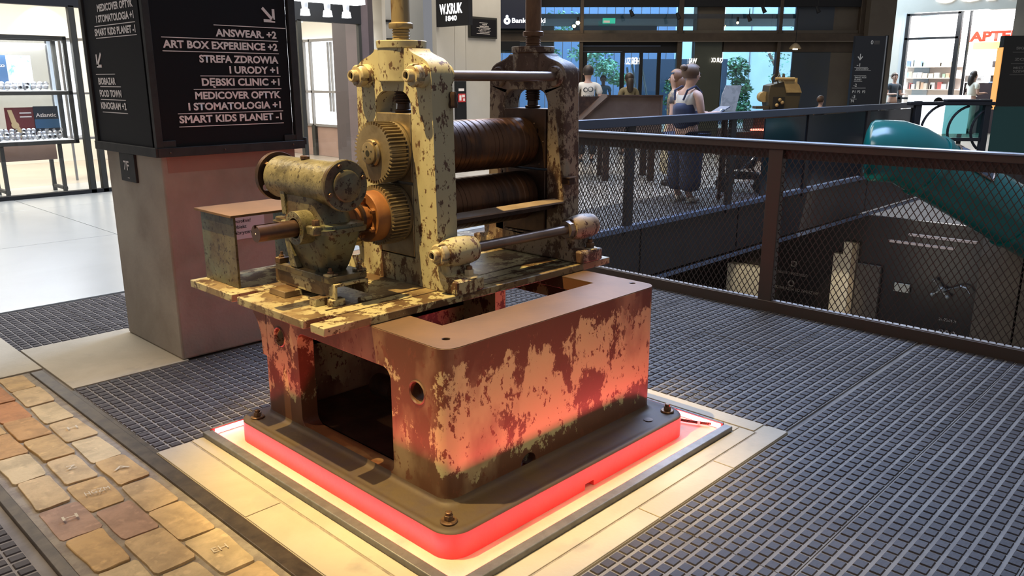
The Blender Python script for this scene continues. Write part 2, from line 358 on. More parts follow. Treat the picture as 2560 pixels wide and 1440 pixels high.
M_cream = mat('cream_column', (.88, .79, .62), .7); M_creamd = mat('cream_column_shaded_side', (.42, .33, .22), .7); M_taupe = mat('taupe_wall_panel', (.13, .105, .08), .7, 0, (.105, .085, .065), 3, .4, .6)  # the side cream is a darker copy, the column's shade in its colour
bx('dark_shopfront', M_low, wl, 14.0, 14.1, 1.0, 9, -4.6, -.72)
bx('wall_end', M_low, wl, 5.0, 14.0, 9, 9.1, -4.6, -.72)
bx('cream_column', M_cream, wl, 13.85, 13.99, 5.2, 5.50, -4.6, -1.42, bevel=.005); bx('cream_column', M_cream, wl, 13.86, 13.98, 5.2, 5.34, -1.42, -1.2)
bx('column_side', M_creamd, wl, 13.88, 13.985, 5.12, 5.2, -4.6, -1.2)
bx('cream_column', M_cream, wl, 13.80, 13.99, 6.62, 7.5, -4.6, -1.9)
bx('door_leaf', M_taupe, wl, 13.9, 13.98, 4.70, 5.10, -4.6, -1.55, bevel=.004)
bx('wall_panel', M_taupe, wl, 13.7, 13.98, 2.62, 3.18, -4.6, -.74, bevel=.004); bx('wall_panel', M_taupe, wl, 13.7, 13.98, 1.9, 2.59, -4.6, -.74, bevel=.004)
bx('cream_column', M_cream, wl, 13.6, 13.98, 1.4, 1.86, -4.6, -.9)
bx('lower_floor', mat('lower_floor_stone', (.20, .17, .14), .4), wl, 5, 14, -6, 9, -4.7, -4.6)
for a, b, z in ((3.22, 4.20, -.86), (3.5, 4.50, -1.0)):
    t = MB().box(13.5, 13.56, a, b, z-.035, z).obj('linear_lamp', mat('linear_lamp', (.55, .42, .35), .5), None); tag(t, 'long slim ceiling lamp on the lower level, %s one' % ('upper' if z > -.9 else 'lower, shorter'), 'lamp', 'linear lamps of the lower storey')
M_graf = mat('pale_window_print', (.36, .31, .27), .7)
text('DZIEN TECHNICZ-NEGO', M_graf, plane_x(13.97, 6.60, -1.96), .62, .05, wl, .01)
text('DARMOWA JAZDA DO ZWIERZYNY', M_graf, plane_x(13.97, 6.72, -2.26), .98, .055, wl, .01)
MB().prism([rrect(6.2, 6.3, -1.8, -1.7, .01), rrect(6.215, 6.285, -1.785, -1.715, .005)], 'X', 13.95, 13.97).obj('window_pictogram', M_graf, wl)
MB().prism([circle(6.27, -2.12, .06), circle(6.27, -2.12, .042)], 'X', 13.95, 13.97).obj('window_pictogram', M_graf, wl)
t = MB().box(13.93, 13.97, 4.22, 4.46, -1.93, -1.79).obj('paper_notice', mat('paper', (.55, .52, .42), .8)); tag(t, 'white rectangular notice stuck on the dark lower shopfront', 'notice')
text('24-28.04 H', M_graf, plane_x(13.97, 3.72, -2.3), .26, .05, wl, .01)
for i in range(3): MB().prism([circle(3.66-i*.09, -2.48, .035), circle(3.66-i*.09, -2.48, .02)], 'X', 13.95, 13.97).obj('window_pictogram', M_graf, wl)
area('added_lower_storey_light', (11.0, 4.6, -1.2), (14.0, 4.6, -2.3), (1, .88, .68), 14, 1.2, 3)  # added light that brightens the lower storey and its cream columns
for y in (5.35, 7.0): spot('added_column_spot', (12.3, y-.2, -.9), (14.0, y, -2.3), (1, .88, .66), 45, 26, .5)  # added spots that keep the cream columns bright
hl = thing('spider_lamp', 'small chrome spider-like fitting with a bent arm on the dark lower shopfront', 'lamp', (13.9, 3.74, -1.9))
M_chrome = mat('chrome', (.6, .65, .7), .15, 1)
mb = MB()
for dy, dz in ((.12, .14), (-.1, -.1), (.13, -.1)): mb.cyl((13.9, 3.72, -1.78), (13.88, 3.72+dy, -1.78+dz), .022, .015, 8).sphere((13.88, 3.72+dy, -1.78+dz), .035, n=6)
mb.sphere((13.9, 3.72, -1.78), .06, n=8).obj('hub', mat('matt_grey', (.3, .3, .28), .4, .4), hl)
MB().tube([(13.88, 3.70, -1.78), (13.86, 3.45, -1.66), (13.86, 3.36, -1.68), (13.86, 3.30, -1.76)], .014, 8).obj('arm', M_chrome, hl)

# ---------------------------------------------------------------- railings
def mesh_panel(name, x0, x1, z0, z1, m, cell=.04, hcell=.062, wr=.0022, along='Y', fixed=4.97, parent=None):
    """expanded metal lattice as crossing straight strands, clipped to the panel"""
    mb = MB(); L_ = x1-x0; H = z1-z0; k = hcell/cell
    for sgn in (1, -1):
        c = -H/k if sgn > 0 else 0.0
        end = L_ if sgn > 0 else L_+H/k
        while c < end:
            # line: z = sgn*k*(x-c)
            if sgn > 0: xa, xb = max(c, 0), min(c+H/k, L_); za, zb = k*(xa-c), k*(xb-c)
            else: xa, xb = max(c-H/k, 0), min(c, L_); za, zb = k*(c-xa), k*(c-xb)
            if xb-xa > .005:
                d = wr*math.sqrt(1+k*k)/k; t = .0012 + (0.0005 if sgn > 0 else 0)
                P2 = [(xa-d, za), (xa+d, za), (xb+d, zb), (xb-d, zb)]
                for ff in (-t, t):
                    vv = [((fixed+ff, x0+p[0], z0+p[1]) if along == 'Y' else (x0+p[0], fixed+ff, z0+p[1])) for p in P2]
                    mb.quad(*vv)
            c += cell
    return mb.obj(name, m, parent, 0, 0)
nr = thing('near_railing', 'brown steel railing with diamond mesh infill along the near edge of the atrium', 'railing', (4.97, 2.4, 0))
posts = (4.90, 2.40, -.15, -2.7)
for y in posts: MB().box(4.945, 5.0, y-.048, y+.048, 0, 1.075).obj('post', M_railing, nr, .003)
MB().box(4.935, 5.005, -4, 4.95, 1.075, 1.118).obj('top_rail', M_railing, nr, .004); MB().box(4.925, 5.015, -4, 4.95, 1.118, 1.128).obj('handrail', mat('highlit_handrail_cap', (.34, .38, .44), .3, .6), nr, .002, label='handrail cap in a pale blue-grey highlight colour')  # thin cap whose pale tone puts the rail's highlight into the colour
MB().box(4.985, 5.0, -4, 4.95, 1.015, 1.075).obj('inner_rail', M_railing, nr)
MB().box(4.94, 5.0, -4, 4.95, -.03, .07).obj('bottom_rail', M_railing, nr, .003); MB().box(4.95, 4.99, -4, 4.95, .07, .075).obj('bottom_cap', mat('pale_edge', (.25, .22, .20), .4, .5), nr)
for a, b in zip(posts[1:], posts): mesh_panel('mesh_panel', a+.048, b-.048, .07, 1.075, M_mesh, parent=nr)['kind'] = 'stuff'
fr = thing('far_railing', 'dark railing with broad blue-grey handrail and mesh infill across the atrium', 'railing', (5, 5, 0))
MB().box(5.02, 15.75, 4.96, 5.05, 1.045, 1.135).obj('handrail', mat('broad_blue_grey_handrail', (.075, .085, .115), .4, .3), fr, .006)
for x in (6.98, 9.10, 11.25, 13.4, 15.5): MB().box(x-.06, x+.06, 4.98, 5.03, -.1, 1.05).obj('post', M_fascia, fr, .003)
for a, b in ((5.05, 6.92), (7.04, 9.04), (9.16, 9.9)): mesh_panel('mesh_panel', a, b, .0, 1.04, M_meshf, .045, .07, .003, 'X', 5.005, fr)['kind'] = 'stuff'
M_dpan = mat('smoked_railing_panel', (.022, .026, .036), .18)
for a, b in ((9.94, 11.19), (11.31, 13.34), (13.46, 15.44)): MB().box(a, b, 5.0, 5.02, .02, 1.03).obj('solid_panel', M_dpan, fr, .003)

# ---------------------------------------------------------------- exhibit: barrier frame with red led tubes
bf = thing('barrier_frame', 'low grey floor frame with red light tubes around the machine pedestal', 'frame', (1.4, 1.6, 0))
FX0, FX1, FY0, FY1 = 1.390, 3.038, 1.572, 3.205
MB().box(FX0, FX1, FY0, FY0+.042, 0, .025).obj('frame_bar', M_barrier, bf, .004); MB().box(FX0, FX0+.042, FY0+.0425, FY1, 0, .025).obj('frame_bar', M_barrier, bf, .004)
MB().box(FX1-.012, FX1, FY0+.0425, FY1, 0, .031).obj('frame_bar', M_barrier, bf, .003); MB().box(FX0+.0425, FX1-.0125, FY1-.012, FY1, 0, .031).obj('frame_bar', M_barrier, bf, .003)
def led(*a): MB().box(*a).obj('led_strip', M_led, bf, label='glowing red light strip')
led(FX1-.0195, FX1-.0165, FY0+.05, FY1-.03, .005, .026); led(FX0+.05, FX1-.03, FY1-.0195, FY1-.0165, .005, .026)
# the front and left strips lie on a 45 degree bevel that faces up at the pedestal
MB().quad((FX0+.06, FY0+.0430, .0180), (FX1-.04, FY0+.0430, .0180), (FX1-.04, FY0+.0575, .0035), (FX0+.06, FY0+.0575, .0035)).obj('led_strip', M_led, bf, label='glowing red light strip')
MB().quad((FX0+.0430, FY0+.06, .0180), (FX0+.0430, FY1-.04, .0180), (FX0+.0575, FY1-.04, .0035), (FX0+.0575, FY0+.06, .0035)).obj('led_strip', M_led, bf, label='glowing red light strip')
MB().prism([[(FY0+.0421, 0), (FY0+.060, 0), (FY0+.0421, .0178)]], 'X', FX0+.05, FX1-.03).obj('strip_housing', M_ledh, bf); MB().prism([[(FX0+.0421, 0), (FX0+.060, 0), (FX0+.0421, .0178)]], 'Y', FY0+.05, FY1-.03).obj('strip_housing', M_ledh, bf)
for a in ((FX1-.016, FX1-.0122, FY0+.04, FY1-.02, .004, .030), (FX0+.03, FX1-.03, FY1-.016, FY1-.0122, .004, .030)): MB().box(*a).obj('tube_housing', M_ledh, bf)
cc = thing('conduit', 'short corrugated cable conduit lying beside the right light tube', 'cable', (3.0, 1.8, .01))
pts = [Vector((2.93, 1.86, .012)), Vector((2.965, 1.80, .011)), Vector((2.99, 1.735, .011)), Vector((3.015, 1.68, .012)), Vector((3.035, 1.655, .016))]
mb = MB()
for a, b in zip(pts, pts[1:]):
    n_ = max(4, int((b-a).length/.006)); d = (b-a).length/n_
    mb.lathe([(0, 0)]+[(i*d/2, .0075 if i % 2 else .0058) for i in range(2*n_+1)]+[((b-a).length, 0)], a, b-a, 10)
mb.obj('corrugated_sleeve', M_drk, cc); MB().cyl((2.996, 1.722, .011), (3.0, 1.712, .011), .0095, n=10).obj('cable_tie', M_white, cc, label='white cable tie')

# ---------------------------------------------------------------- exhibit: the pedestal
ped = thing('machine_pedestal', 'hollow cast-iron pedestal with flaking cream paint lit red from below', 'pedestal', (2.2, 2.4, 0))
X0, X1, Y0, Y1, ZT = 1.622, 2.826, 1.858, 3.10, .654
body = MB().prism([rrect(X0, X1, Y0, 3.06, .055, 6)], 'Z', .09, ZT).mesh('pedestal_body', M_ped)
WIN = lambda y0, y1: rrect(y0, y1, .108, .520, .045, 6)
cut = [MB().box(X0+.075, X1-.075, Y0+.06, 3.0, .05, ZT-.055).mesh('c', M_ped),
       MB().box(1.80, 2.668, 2.078, 2.90, ZT-.1, ZT+.1).mesh('c', M_ped),
       MB().prism([WIN(2.155, 2.765)], 'X', X0-.1, X1+.1).mesh('c', M_ped),
       MB().prism([circle(2.010, .472, .036)], 'X', X0-.1, X0+.12).mesh('c', M_ped), MB().prism([circle(2.90, .472, .036)], 'X', X0-.1, X0+.12).mesh('c', M_ped),
       MB().prism([circle(2.02, .118, .040)], 'Y', Y0-.1, Y0+.12).mesh('c', M_ped),
       MB().cyl((1.708, 1.953, ZT-.03), (1.708, 1.953, ZT+.03), .015).mesh('c', M_ped), MB().cyl((2.779, 1.956, ZT-.03), (2.779, 1.956, ZT+.03), .015).mesh('c', M_ped)]
bodym = apply_bool(body, cut); link('casting', bodym, ped, .004)
# machined top skin
topm = MB().prism([rrect(X0+.001, X1-.001, Y0+.001, 3.059, .054, 6)], 'Z', ZT-.002, ZT+.0025).mesh('machined_top', M_top)
topm = apply_bool(topm, [MB().box(1.80, 2.668, 2.078, 2.90, ZT-.1, ZT+.1).mesh('c', M_top), MB().cyl((1.708, 1.953, ZT-.03), (1.708, 1.953, ZT+.03), .015).mesh('c', M_top), MB().cyl((2.779, 1.956, ZT-.03), (2.779, 1.956, ZT+.03), .015).mesh('c', M_top)])
link('machined_top', topm, ped, label='oily brown machined top face')
# flared rear bracket under the bed, curved out to y 3.26
prof = [(3.0, .36), (3.052, .36), (3.056, .45), (3.075, .50), (3.12, .55), (3.20, .59), (3.262, .605), (3.262, ZT), (3.0, ZT)]
MB().prism([prof], 'X', X0, X1).obj('flared_bracket', M_ped, ped, .003)
for x in (1.708, 2.779): MB().lathe([(-.02, 0), (-.02, .012), (0, .0135), (.001, .017), (-.004, .0175)], (x, 1.953, ZT+.001), (0, 0, 1), 24).obj('threaded_hole', M_drk, ped)
for y in (2.010, 2.90): MB().lathe([(0, .0365), (-.004, .040), (-.001, .044), (.01, .044)], (X0+.0005, y, .472), (1, 0, 0), 28).obj('hole_rim', M_ped, ped)
MB().box(X0+.09, X1-.09, Y0+.08, 2.98, .098, .102).obj('sump_floor', M_drk, ped)
MB().cyl((2.0, 2.75, .2), (2.0, 2.62, .2), .05, n=20).cyl((2.0, 2.62, .2), (2.0, 2.57, .2), .02, n=12).obj('drain_fitting', M_drk, ped)
# flange
fx0, fx1, fy0, fy1 = 1.497, 2.893, 1.711, 3.10
flm = MB().prism([rrect(fx0, fx1, fy0, fy1, .085, 8)], 'Z', .0, .088).mesh('flange', M_flange)
flm = apply_bool(flm, [MB().box(2.17, 2.235, fy0-.1, fy0+.05, -.1, .024, taper=.8).mesh('c', M_flange), MB().box(X0+.09, X1-.09, Y0+.08, 2.98, -.05, .2).mesh('c', M_flange)])
link('flange', flm, ped, .005)
# oily top skin of the flange with cove up to the body
M_oil = mat('oily_dark_flange_top', (.075, .048, .022), .62, .1, (.055, .035, .036), 5, .4, .62, .25, 50)
bm = bmesh.new(); rings = []
for d, z, r_ in ((0, .088, .085), (.003, .094, .083), (.02, .0958, .08), (.027, .0935, .078), (.034, .0955, .077), (.100, .0965, .066), (.116, .099, .059), (.123, .106, .056), (.1262, .118, .055)):
    rings.append([bm.verts.new((x, y, z)) for x, y in rrect(fx0+d, fx1-d*.53, fy0+d*1.165, fy1-d*.3, r_, 8)])
for a, b in zip(rings, rings[1:]):
    n = len(a)
    for i in range(n): bm.faces.new((a[i], a[(i+1) % n], b[(i+1) % n], b[i]))
me = bpy.data.meshes.new('oily_flange_top'); bm.to_mesh(me); bm.free(); me.materials.append(M_oil); me.polygons.foreach_set('use_smooth', [True]*len(me.polygons))
me = apply_bool(me, [MB().prism([rrect(2.18, 2.74, .112, .3, .04, 6)], 'X', X0-.1, X0+.1).mesh('c', M_oil)]) if False else me
link('flange_top', me, ped, label='oily dark brown flange top')
def foundation_bolt(x, y, z=.096, s=1):   # washer with its nut and bolt end as sub-parts
    t = MB().lathe([(0, 0), (0, .029*s), (.004, .0295*s), (.0075, .026*s), (.0075, 0)], (x, y, z), (0, 0, 1), 28).obj('washer', M_bolt, ped)
    hexnut(MB(), (x, y, z+.0075), (0, 0, 1), .0165*s, .017*s).obj('hex_nut', M_bolt, t, .001)
    MB().lathe([(0, .0115*s), (.012, .0115*s), (.014, .009*s), (.014, 0)], (x, y, z+.022), (0, 0, 1), 16).obj('bolt_end', M_bolt, t)
for x, y in ((1.563, 1.793), (2.835, 1.783), (1.558, 3.02), (2.84, 3.03)): foundation_bolt(x, y)
MB().lathe([(0, 0), (.0005, .02)], (2.70, 1.79, .0985), (0, 0, 1), 14).obj('oil_stain', M_drk, ped)

# ---------------------------------------------------------------- exhibit: the rolling mill
mill = thing('rolling_mill', 'old two-roll mill with cream painted stands, gears and adjusting screws on the pedestal', 'machine', (2.2, 2.6, .654))
ZB = .688; YC = 2.61
bed = [(1.43, 2.26), (3.02, 2.26), (3.02, 3.262), (1.43, 3.262), (1.43, 2.905)]+arc(1.53, 2.8825, .0225, 90, -90, 6)+[(1.43, 2.86), (1.43, 2.39)]+arc(1.53, 2.3675, .0225, 90, -90, 6)+[(1.43, 2.345)]
MB().prism([bed], 'Z', .657, ZB).obj('bed_plate', M_bed, mill, .003)
for y in (2.3675, 2.8825): MB().box(1.56, 3.0, y-.003, y+.003, ZB, ZB+.0012).obj('bed_groove', M_drk, mill)
MB().box(1.56, 3.0, 2.44, 2.452, ZB, ZB+.0015).obj('bed_groove', M_drk, mill); MB().box(2.2, 3.0, 2.30, 2.304, ZB, ZB+.001).obj('bed_groove', M_drk, mill)

def stand(x0, name, m, hw, inward):
    th = .105; x1 = x0+th
    half = [(.36, ZB+.001), (.36, .738), (.345, .748), (.285, .757), (.262, .77), (.252, .80), (.2505, 1.0), (.243, 1.25), (.2375, 1.48)]+[(.2375, 1.50), (.236, 1.53), (.229, 1.552), (.214, 1.570), (.192, 1.583), (.165, 1.592), (.135, 1.602), (.115, 1.612), (.108, 1.622)]
    out = [(YC-a, b) for a, b in half]+[(YC+a, b) for a, b in reversed(half)]
    win = [(YC-hw, .80), (YC-hw, 1.39)]+[(YC-hw+.062-.062*math.cos(R(t)), 1.400+.062*math.sin(R(t))) for t in (15, 30, 45, 60, 75, 90)]
    win = win+[(2*YC-a, b) for a, b in reversed(win)]
    sd = MB().prism([out, win], 'X', x0, x1).obj(name, m, mill, .012)
    sd.modifiers['bevel'].segments = 3
    # cap
    MB().lathe([(0, 0), (0, .09), (.006, .098), (.03, .1), (.033, .097), (.033, 0)], (x0+.053, YC, 1.62), (0, 0, 1), 48).obj('screw_cap', m, sd)
    MB().lathe([(0, 0), (0, .090), (.004, .094), (.125, .094), (.125, 0)], (x0+.053, YC, 1.497), (0, 0, 1), 48).obj('screw_boss', m, sd)
    for sy in (-1, 1):
        y0, y1 = sorted((YC+sy*.358, YC+sy*.245))
        MB().box(x0-.003, x0+.153, y0, y1, ZB+.001, .745).obj('foot_pad', m, sd, .008)
        MB().lathe([(0, 0), (0, .036), (.006, .032), (.006, 0)], (x0+.095, YC+sy*.328, .745), (0, 0, 1), 24).obj('foot_washer', M_nutc, sd)
        hexnut(MB(), (x0+.095, YC+sy*.328, .751), (0, 0, 1), .0205, .024).obj('hex_nut', M_nutc if x0 < 2.5 else M_bolt, sd, .001)
        MB().lathe([(0, .013), (.012, .013), (.014, .011), (.014, 0)], (x0+.095, YC+sy*.328, .775), (0, 0, 1), 16).obj('stud_end', M_bolt, sd)
        # lower tie-rod boss merging into the leg
        MB().lathe([(0, 0), (0, .045), (.015, .052), (.055, .058), (.12, .058), (.155, .052), (.16, .047), (.16, 0)], (x0-.001, YC+sy*.285, .845), (1, 0, 0), 36).obj('tie_rod_boss', m, sd)
        MB().box(x0+.012, x0+.135, YC+sy*.258-.036, YC+sy*.258+.036, .74, .86, taper=1.12).obj('boss_web', m, sd, .012)
        yu = YC-.012+sy*.174
        MB().lathe([(0, 0), (0, .047), (-.012, .046), (-.02, .041), (-.02, 0)], (x0, yu, 1.52), (1, 0, 0), 36).obj('tie_rod_boss', m, sd)
        MB().lathe([(0, 0), (0, .042), (.018, .045), (.018, 0)], (x1, yu, 1.52), (1, 0, 0), 36).obj('tie_rod_boss', m, sd)
    return sd
stand(2.03, 'near_stand', M_frame, .112, 1); stand(2.80, 'far_stand', M_frame2, .135, -1)
# tie rods, ring nuts and hollow rod ends
for sy in (-1, 1):
    yu = YC-.012+sy*.174
    MB().cyl((2.13, yu, 1.52), (2.80, yu, 1.52), .0205, n=28).obj('tie_rod', M_steelbar, mill)
    MB().cyl((2.19, YC+sy*.285, .845), (2.80, YC+sy*.285, .845), .0215, n=28).obj('tie_rod', M_steelbar, mill)
    for y, z, x in ((yu, 1.52, 2.01), (YC+sy*.285, .845, 2.03)):
        nut = MB().lathe([(0, 0), (0, .041), (-.006, .043), (-.030, .043), (-.036, .037), (-.036, 0)], (x, y, z), (1, 0, 0), 36).mesh('ring_nut', M_nutc)
        cuts = [MB().box(x-.05, x+.01, y-.006, y+.006, z+.035, z+.06, M=Matrix.Translation((x, y, z)) @ Matrix.Rotation(R(a), 4, 'X') @ Matrix.Translation((-x, -y, -z))).mesh('c', M_drk) for a in (20, 110, 200, 290)]
        link('ring_nut', apply_bool(nut, cuts), mill)
        MB().lathe([(0, .0235), (-.058, .0235), (-.062, .021), (-.062, .0145), (-.035, .0145), (-.035, 0)], (x, y, z), (1, 0, 0), 28).obj('rod_end', M_nutc, mill)
        MB().lathe([(0, 0), (0, .0145), (.001, 0)], (x-.050, y, z), (1, 0, 0), 16).obj('rod_bore', M_black, mill)
    MB().lathe([(0, 0), (0, .04), (.03, .04), (.03, 0)], (2.765, YC+sy*.285, .845), (1, 0, 0), 8).obj('rod_collar', M_steelbar, mill)
# chocks
for x0, hw in ((2.028, .108), (2.795, .131)):
    for z0, z1 in ((1.108, 1.377), (.805, 1.098)):
        MB().box(x0, x0+.112, YC-hw, YC+hw, z0, z1).obj('bearing_block', M_gear if x0 < 2.5 else M_drk, mill, .004)
for z in (1.226, .978):
    MB().lathe([(0, 0), (0, .118), (-.012, .12), (-.016, .114), (-.016, 0)], (2.024, YC+.004, z), (1, 0, 0), 56).obj('bearing_cover', M_gear, mill)
    # grooved roll
    prof = [(0, 0), (0, .058), (.012, .058), (.012, .104), (.016, .111)]
    t = .02
    while t < .60:
        prof += [(t, .1125), (t+.022, .1130), (t+.026, .1095), (t+.031, .1125)]; t += .033+.008*math.sin(t*31)
    prof += [(.625, .1125), (.632, .106), (.636, .062), (.66, .062), (.66, 0)]
    MB().lathe(prof, (2.14, YC, z), (1, 0, 0), 72).obj('grooved_roll', M_roll, mill)
    # gear
    n = 46; ro, rr_ = .1215, .1085; pts = []
    for i in range(n):
        a = 2*PI*i/n; s = 2*PI/n
        for f, r_ in ((-.28, rr_), (-.14, ro), (.14, ro), (.28, rr_)): pts.append((YC+r_*math.cos(a+f*s), z+r_*math.sin(a+f*s)))
    MB().prism([pts], 'X', 1.922, 2.004).obj('spur_gear', M_gear, mill)
for a, (y, z) in enumerate(((2.53, 1.31), (2.475, 1.23), (2.5, 1.13))): MB().sphere((2.777, y, z), .006, n=6).obj('pin', M_drk, mill)
# upper gear hub with slotted ring
hr = MB().lathe([(0, 0), (0, .052), (-.008, .054), (-.016, .05), (-.016, .043), (-.024, .043), (-.026, .038), (-.026, 0)], (1.922, YC, 1.226), (1, 0, 0), 44).obj('hub_ring', M_gear, mill)
MB().cyl((1.895, YC, 1.226), (1.8965, YC, 1.226), .012, n=20).obj('centre_hole', M_black, hr)
for a in (-50, 15, 80, 160, 230): MB().cyl((1.8948, YC+.026*math.cos(R(a)), 1.226+.026*math.sin(R(a))), (1.8965, YC+.026*math.cos(R(a)), 1.226+.026*math.sin(R(a))), .0035, n=10).obj('screw_hole', M_black, hr)
for a in (0, 120, 240): MB().box(1.905, 1.915, -.006, .006, .0425, .0545, M=Matrix.Translation((0, YC, 1.226)) @ Matrix.Rotation(R(a-80), 4, 'X')).obj('ring_slot', M_drk, hr)
# orange coupling drum on the lower gear
zc = .978
cd = MB().lathe([(0, 0), (0, .101), (-.052, .101), (-.058, .097), (-.058, .06), (-.050, .052), (-.050, 0)], (1.922, YC, zc), (1, 0, 0), 56).obj('coupling_drum', M_rusty, mill, label='orange rusty coupling drum')
MB().lathe([(0, 0), (0, .048), (-.07, .048), (-.075, .044), (-.105, .044), (-.105, 0)], (1.872, YC, zc), (1, 0, 0), 40).obj('coupling_hub', M_rusty, mill)
for a in (35, 95, 155, 215, 275, 335):
    y, z = YC+.075*math.cos(R(a)), zc+.075*math.sin(R(a))
    hexnut(MB(), (1.866, y, z), (-1, 0, 0), .012, .016).cyl((1.85, y, z), (1.842, y, z), .006, n=10).obj('hex_bolt', M_rusty, cd)
MB().lathe([(0, 0), (0, .062), (-.014, .062), (-.014, 0)], (1.835, YC, zc), (1, 0, 0), 36).obj('coupling_flange', M_drk, mill)
# adjusting screws
def screw(x, m, name):
    zs = [(z, r) for z, r in ((1.653, 0), (1.653, .031))]; z = 1.655
    while z < 1.695: zs += [(z, .031), (z+.003, .0355), (z+.0055, .0355), (z+.0085, .031)]; z += .0105
    zs += [(1.699, .033), (1.699, .046), (1.703, .048), (1.717, .048), (1.721, .043), (1.722, .0365), (2.35, .0365), (2.35, 0)]
    MB().lathe([(a-1.65, b) for a, b in zs], (x, YC, 1.65), (0, 0, 1), 32).obj('adjusting_screw', m, mill)
    zs = [(1.378, 0), (1.378, .034), (1.381, .036), (1.388, .036), (1.391, .026), (1.412, .024)]; z = 1.414
    while z < 1.465: zs += [(z, .029), (z+.003, .0355), (z+.0055, .0355), (z+.0085, .029)]; z += .0105
    zs += [(z, 0)]
    MB().lathe([(a-1.3, b) for a, b in zs], (x, YC, 1.3), (0, 0, 1), 28).obj('screw_tip', M_drk, mill)
M_screw = mat('worn_yellowish_screw', (.30, .225, .12), .45, .4, (.13, .07, .035), 12, .5, .6, .2, 60, stretch=(1, 1, .4))
screw(2.083, M_screw, 'a'); screw(2.853, mat('rust_brown_screw', (.20, .10, .05), .5, .4, (.11, .05, .025), 10, .45, .6, .2, 60, stretch=(1, 1, .4)), 'b')
# broken lug, bracket, scraper bar
MB().lathe([(0, 0), (0, .017), (.012, .02), (.03, .015), (.045, .018), (.06, .012), (.06, 0)], (2.128, 2.362, 1.40), (0, 0, 1), 9).obj('broken_lug', M_drk, mill)
MB().box(2.79, 2.83, 2.325, 2.37, 1.045, 1.075).obj('lug', M_drk, mill, .004); MB().box(2.785, 2.835, 2.32, 2.37, 1.075, 1.08).obj('lug_plate', M_steelbar, mill)
MB().box(2.135, 2.80, 2.365, 2.425, .965, .972, M=Matrix.Translation((0, 2.4, .968)) @ Matrix.Rotation(R(10), 4, 'X') @ Matrix.Translation((0, -2.4, -.968))).obj('scraper_bar', mat('dusty_flat_bar', (.33, .25, .20), .55, .1, (.25, .18, .13), 6, .4, .6), mill)
MB().box(2.135, 2.80, 2.42, 2.428, .93, .968).obj('scraper_back', M_drk, mill)
MB().prism([[(YC-.055, 1.5), (YC+.04, 1.5), (YC+.025, 1.472), (YC-.005, 1.462), (YC-.03, 1.472)]], 'X', 2.0285, 2.031).obj('cap_shadow_patch', mat('shadow_grey', (.12, .10, .075), .5, .3), mill) if False else None  # never drawn; the screw cap's cast shadow as a dark patch

# gearbox
gb = thing('worm_gearbox', 'grimy olive worm gearbox with flanged cylinder and protruding shaft', 'gearbox', (1.69, 2.65, .688))
MB().prism([[(1.615, .714), (1.624, .714), (1.626, .760), (1.754, .760), (1.756, .714), (1.765, .714), (1.765, .772), (1.615, .772)]], 'Y', 2.46, 2.88).obj('channel_base', M_bed, gb, .003, label='cream painted channel under the gearbox')
for a in ((1.545, 1.625, 2.70, 2.82, ZB, .713), (1.56, 1.618, 2.51, 2.555, ZB, .718), (1.60, 1.66, 2.46, 2.50, ZB, .714), (1.72, 1.775, 2.45, 2.475, ZB, .702), (1.72, 1.78, 2.80, 2.88, ZB, .714)):
    MB().box(*a, taper=.93).obj('packing_block', M_bed, gb, .003)
MB().prism([rrect(1.603, 1.777, 2.475, 2.865, .015, 3)], 'Z', .7725, .797).obj('foot_flange', M_green, gb, .004)
def loft(sections, m, nm, par, r_=.03, bev=0):
    bm = bmesh.new(); rg = []
    for z, x0, x1, y0, y1 in sections: rg.append([bm.verts.new((x, y, z)) for x, y in rrect(x0, x1, y0, y1, min(r_, (x1-x0)/2.2, (y1-y0)/2.2), 5)])
    for a, b in zip(rg, rg[1:]):
        n = len(a)
        for i in range(n): bm.faces.new((a[i], a[(i+1) % n], b[(i+1) % n], b[i]))
    bm.faces.new(rg[0]); bm.faces.new(list(reversed(rg[-1]))); mb = MB(); mb.bm.free(); mb.bm = bm
    return mb.obj(nm, m, par, bev, 50)
loft([(.795, 1.635, 1.745, 2.545, 2.775), (.82, 1.628, 1.752, 2.53, 2.79), (.90, 1.612, 1.768, 2.50, 2.82), (.955, 1.603, 1.778, 2.485, 2.835)], M_green, 'lower_housing', gb, .045)
loft([(.955, 1.592, 1.79, 2.472, 2.848), (.972, 1.590, 1.792, 2.470, 2.850), (.973, 1.597, 1.785, 2.478, 2.842), (.985, 1.597, 1.785, 2.478, 2.842)], M_green, 'split_flange', gb, .03)
loft([(.985, 1.607, 1.772, 2.53, 2.80), (1.02, 1.617, 1.766, 2.535, 2.80), (1.06, 1.618, 1.758, 2.54, 2.80), (1.11, 1.62, 1.752, 2.53, 2.81)], M_green, 'upper_housing', gb, .05)
WZ = 1.131; WX = 1.684
MB().lathe([(0, 0), (0, .083), (.42, .083), (.42, 0)], (WX, 2.475, WZ), (0, 1, 0), 48).obj('worm_cylinder', M_greenL, gb)
ff = MB().lathe([(0, 0), (0, .091), (.004, .095), (.017, .095), (.022, .088), (.022, 0)], (WX, 2.455, WZ), (0, 1, 0), 48).obj('front_flange', M_green, gb, label='dark round end flange')
MB().lathe([(0, 0), (0, .052), (.004, .058), (.014, .060), (.014, 0)], (WX, 2.442, WZ), (0, 1, 0), 40).obj('end_cap', M_green, ff)
for a in (20, 110, 200, 290):
    hexnut(MB(), (WX+.077*math.cos(R(a)), 2.456, WZ+.077*math.sin(R(a))), (0, -1, 0), .0085, .009).obj('hex_bolt', M_bolt, ff)
fm = MB().prism([circle(WX, WZ, .096, 48), circle(WX-.062, WZ-.04, .0145, 20), circle(WX+.04, WZ-.062, .0145, 20)], 'Y', 2.915, 2.938).obj('coupling_disc', M_drk, gb, .003, label='dark rusted disc flange with bolt holes')
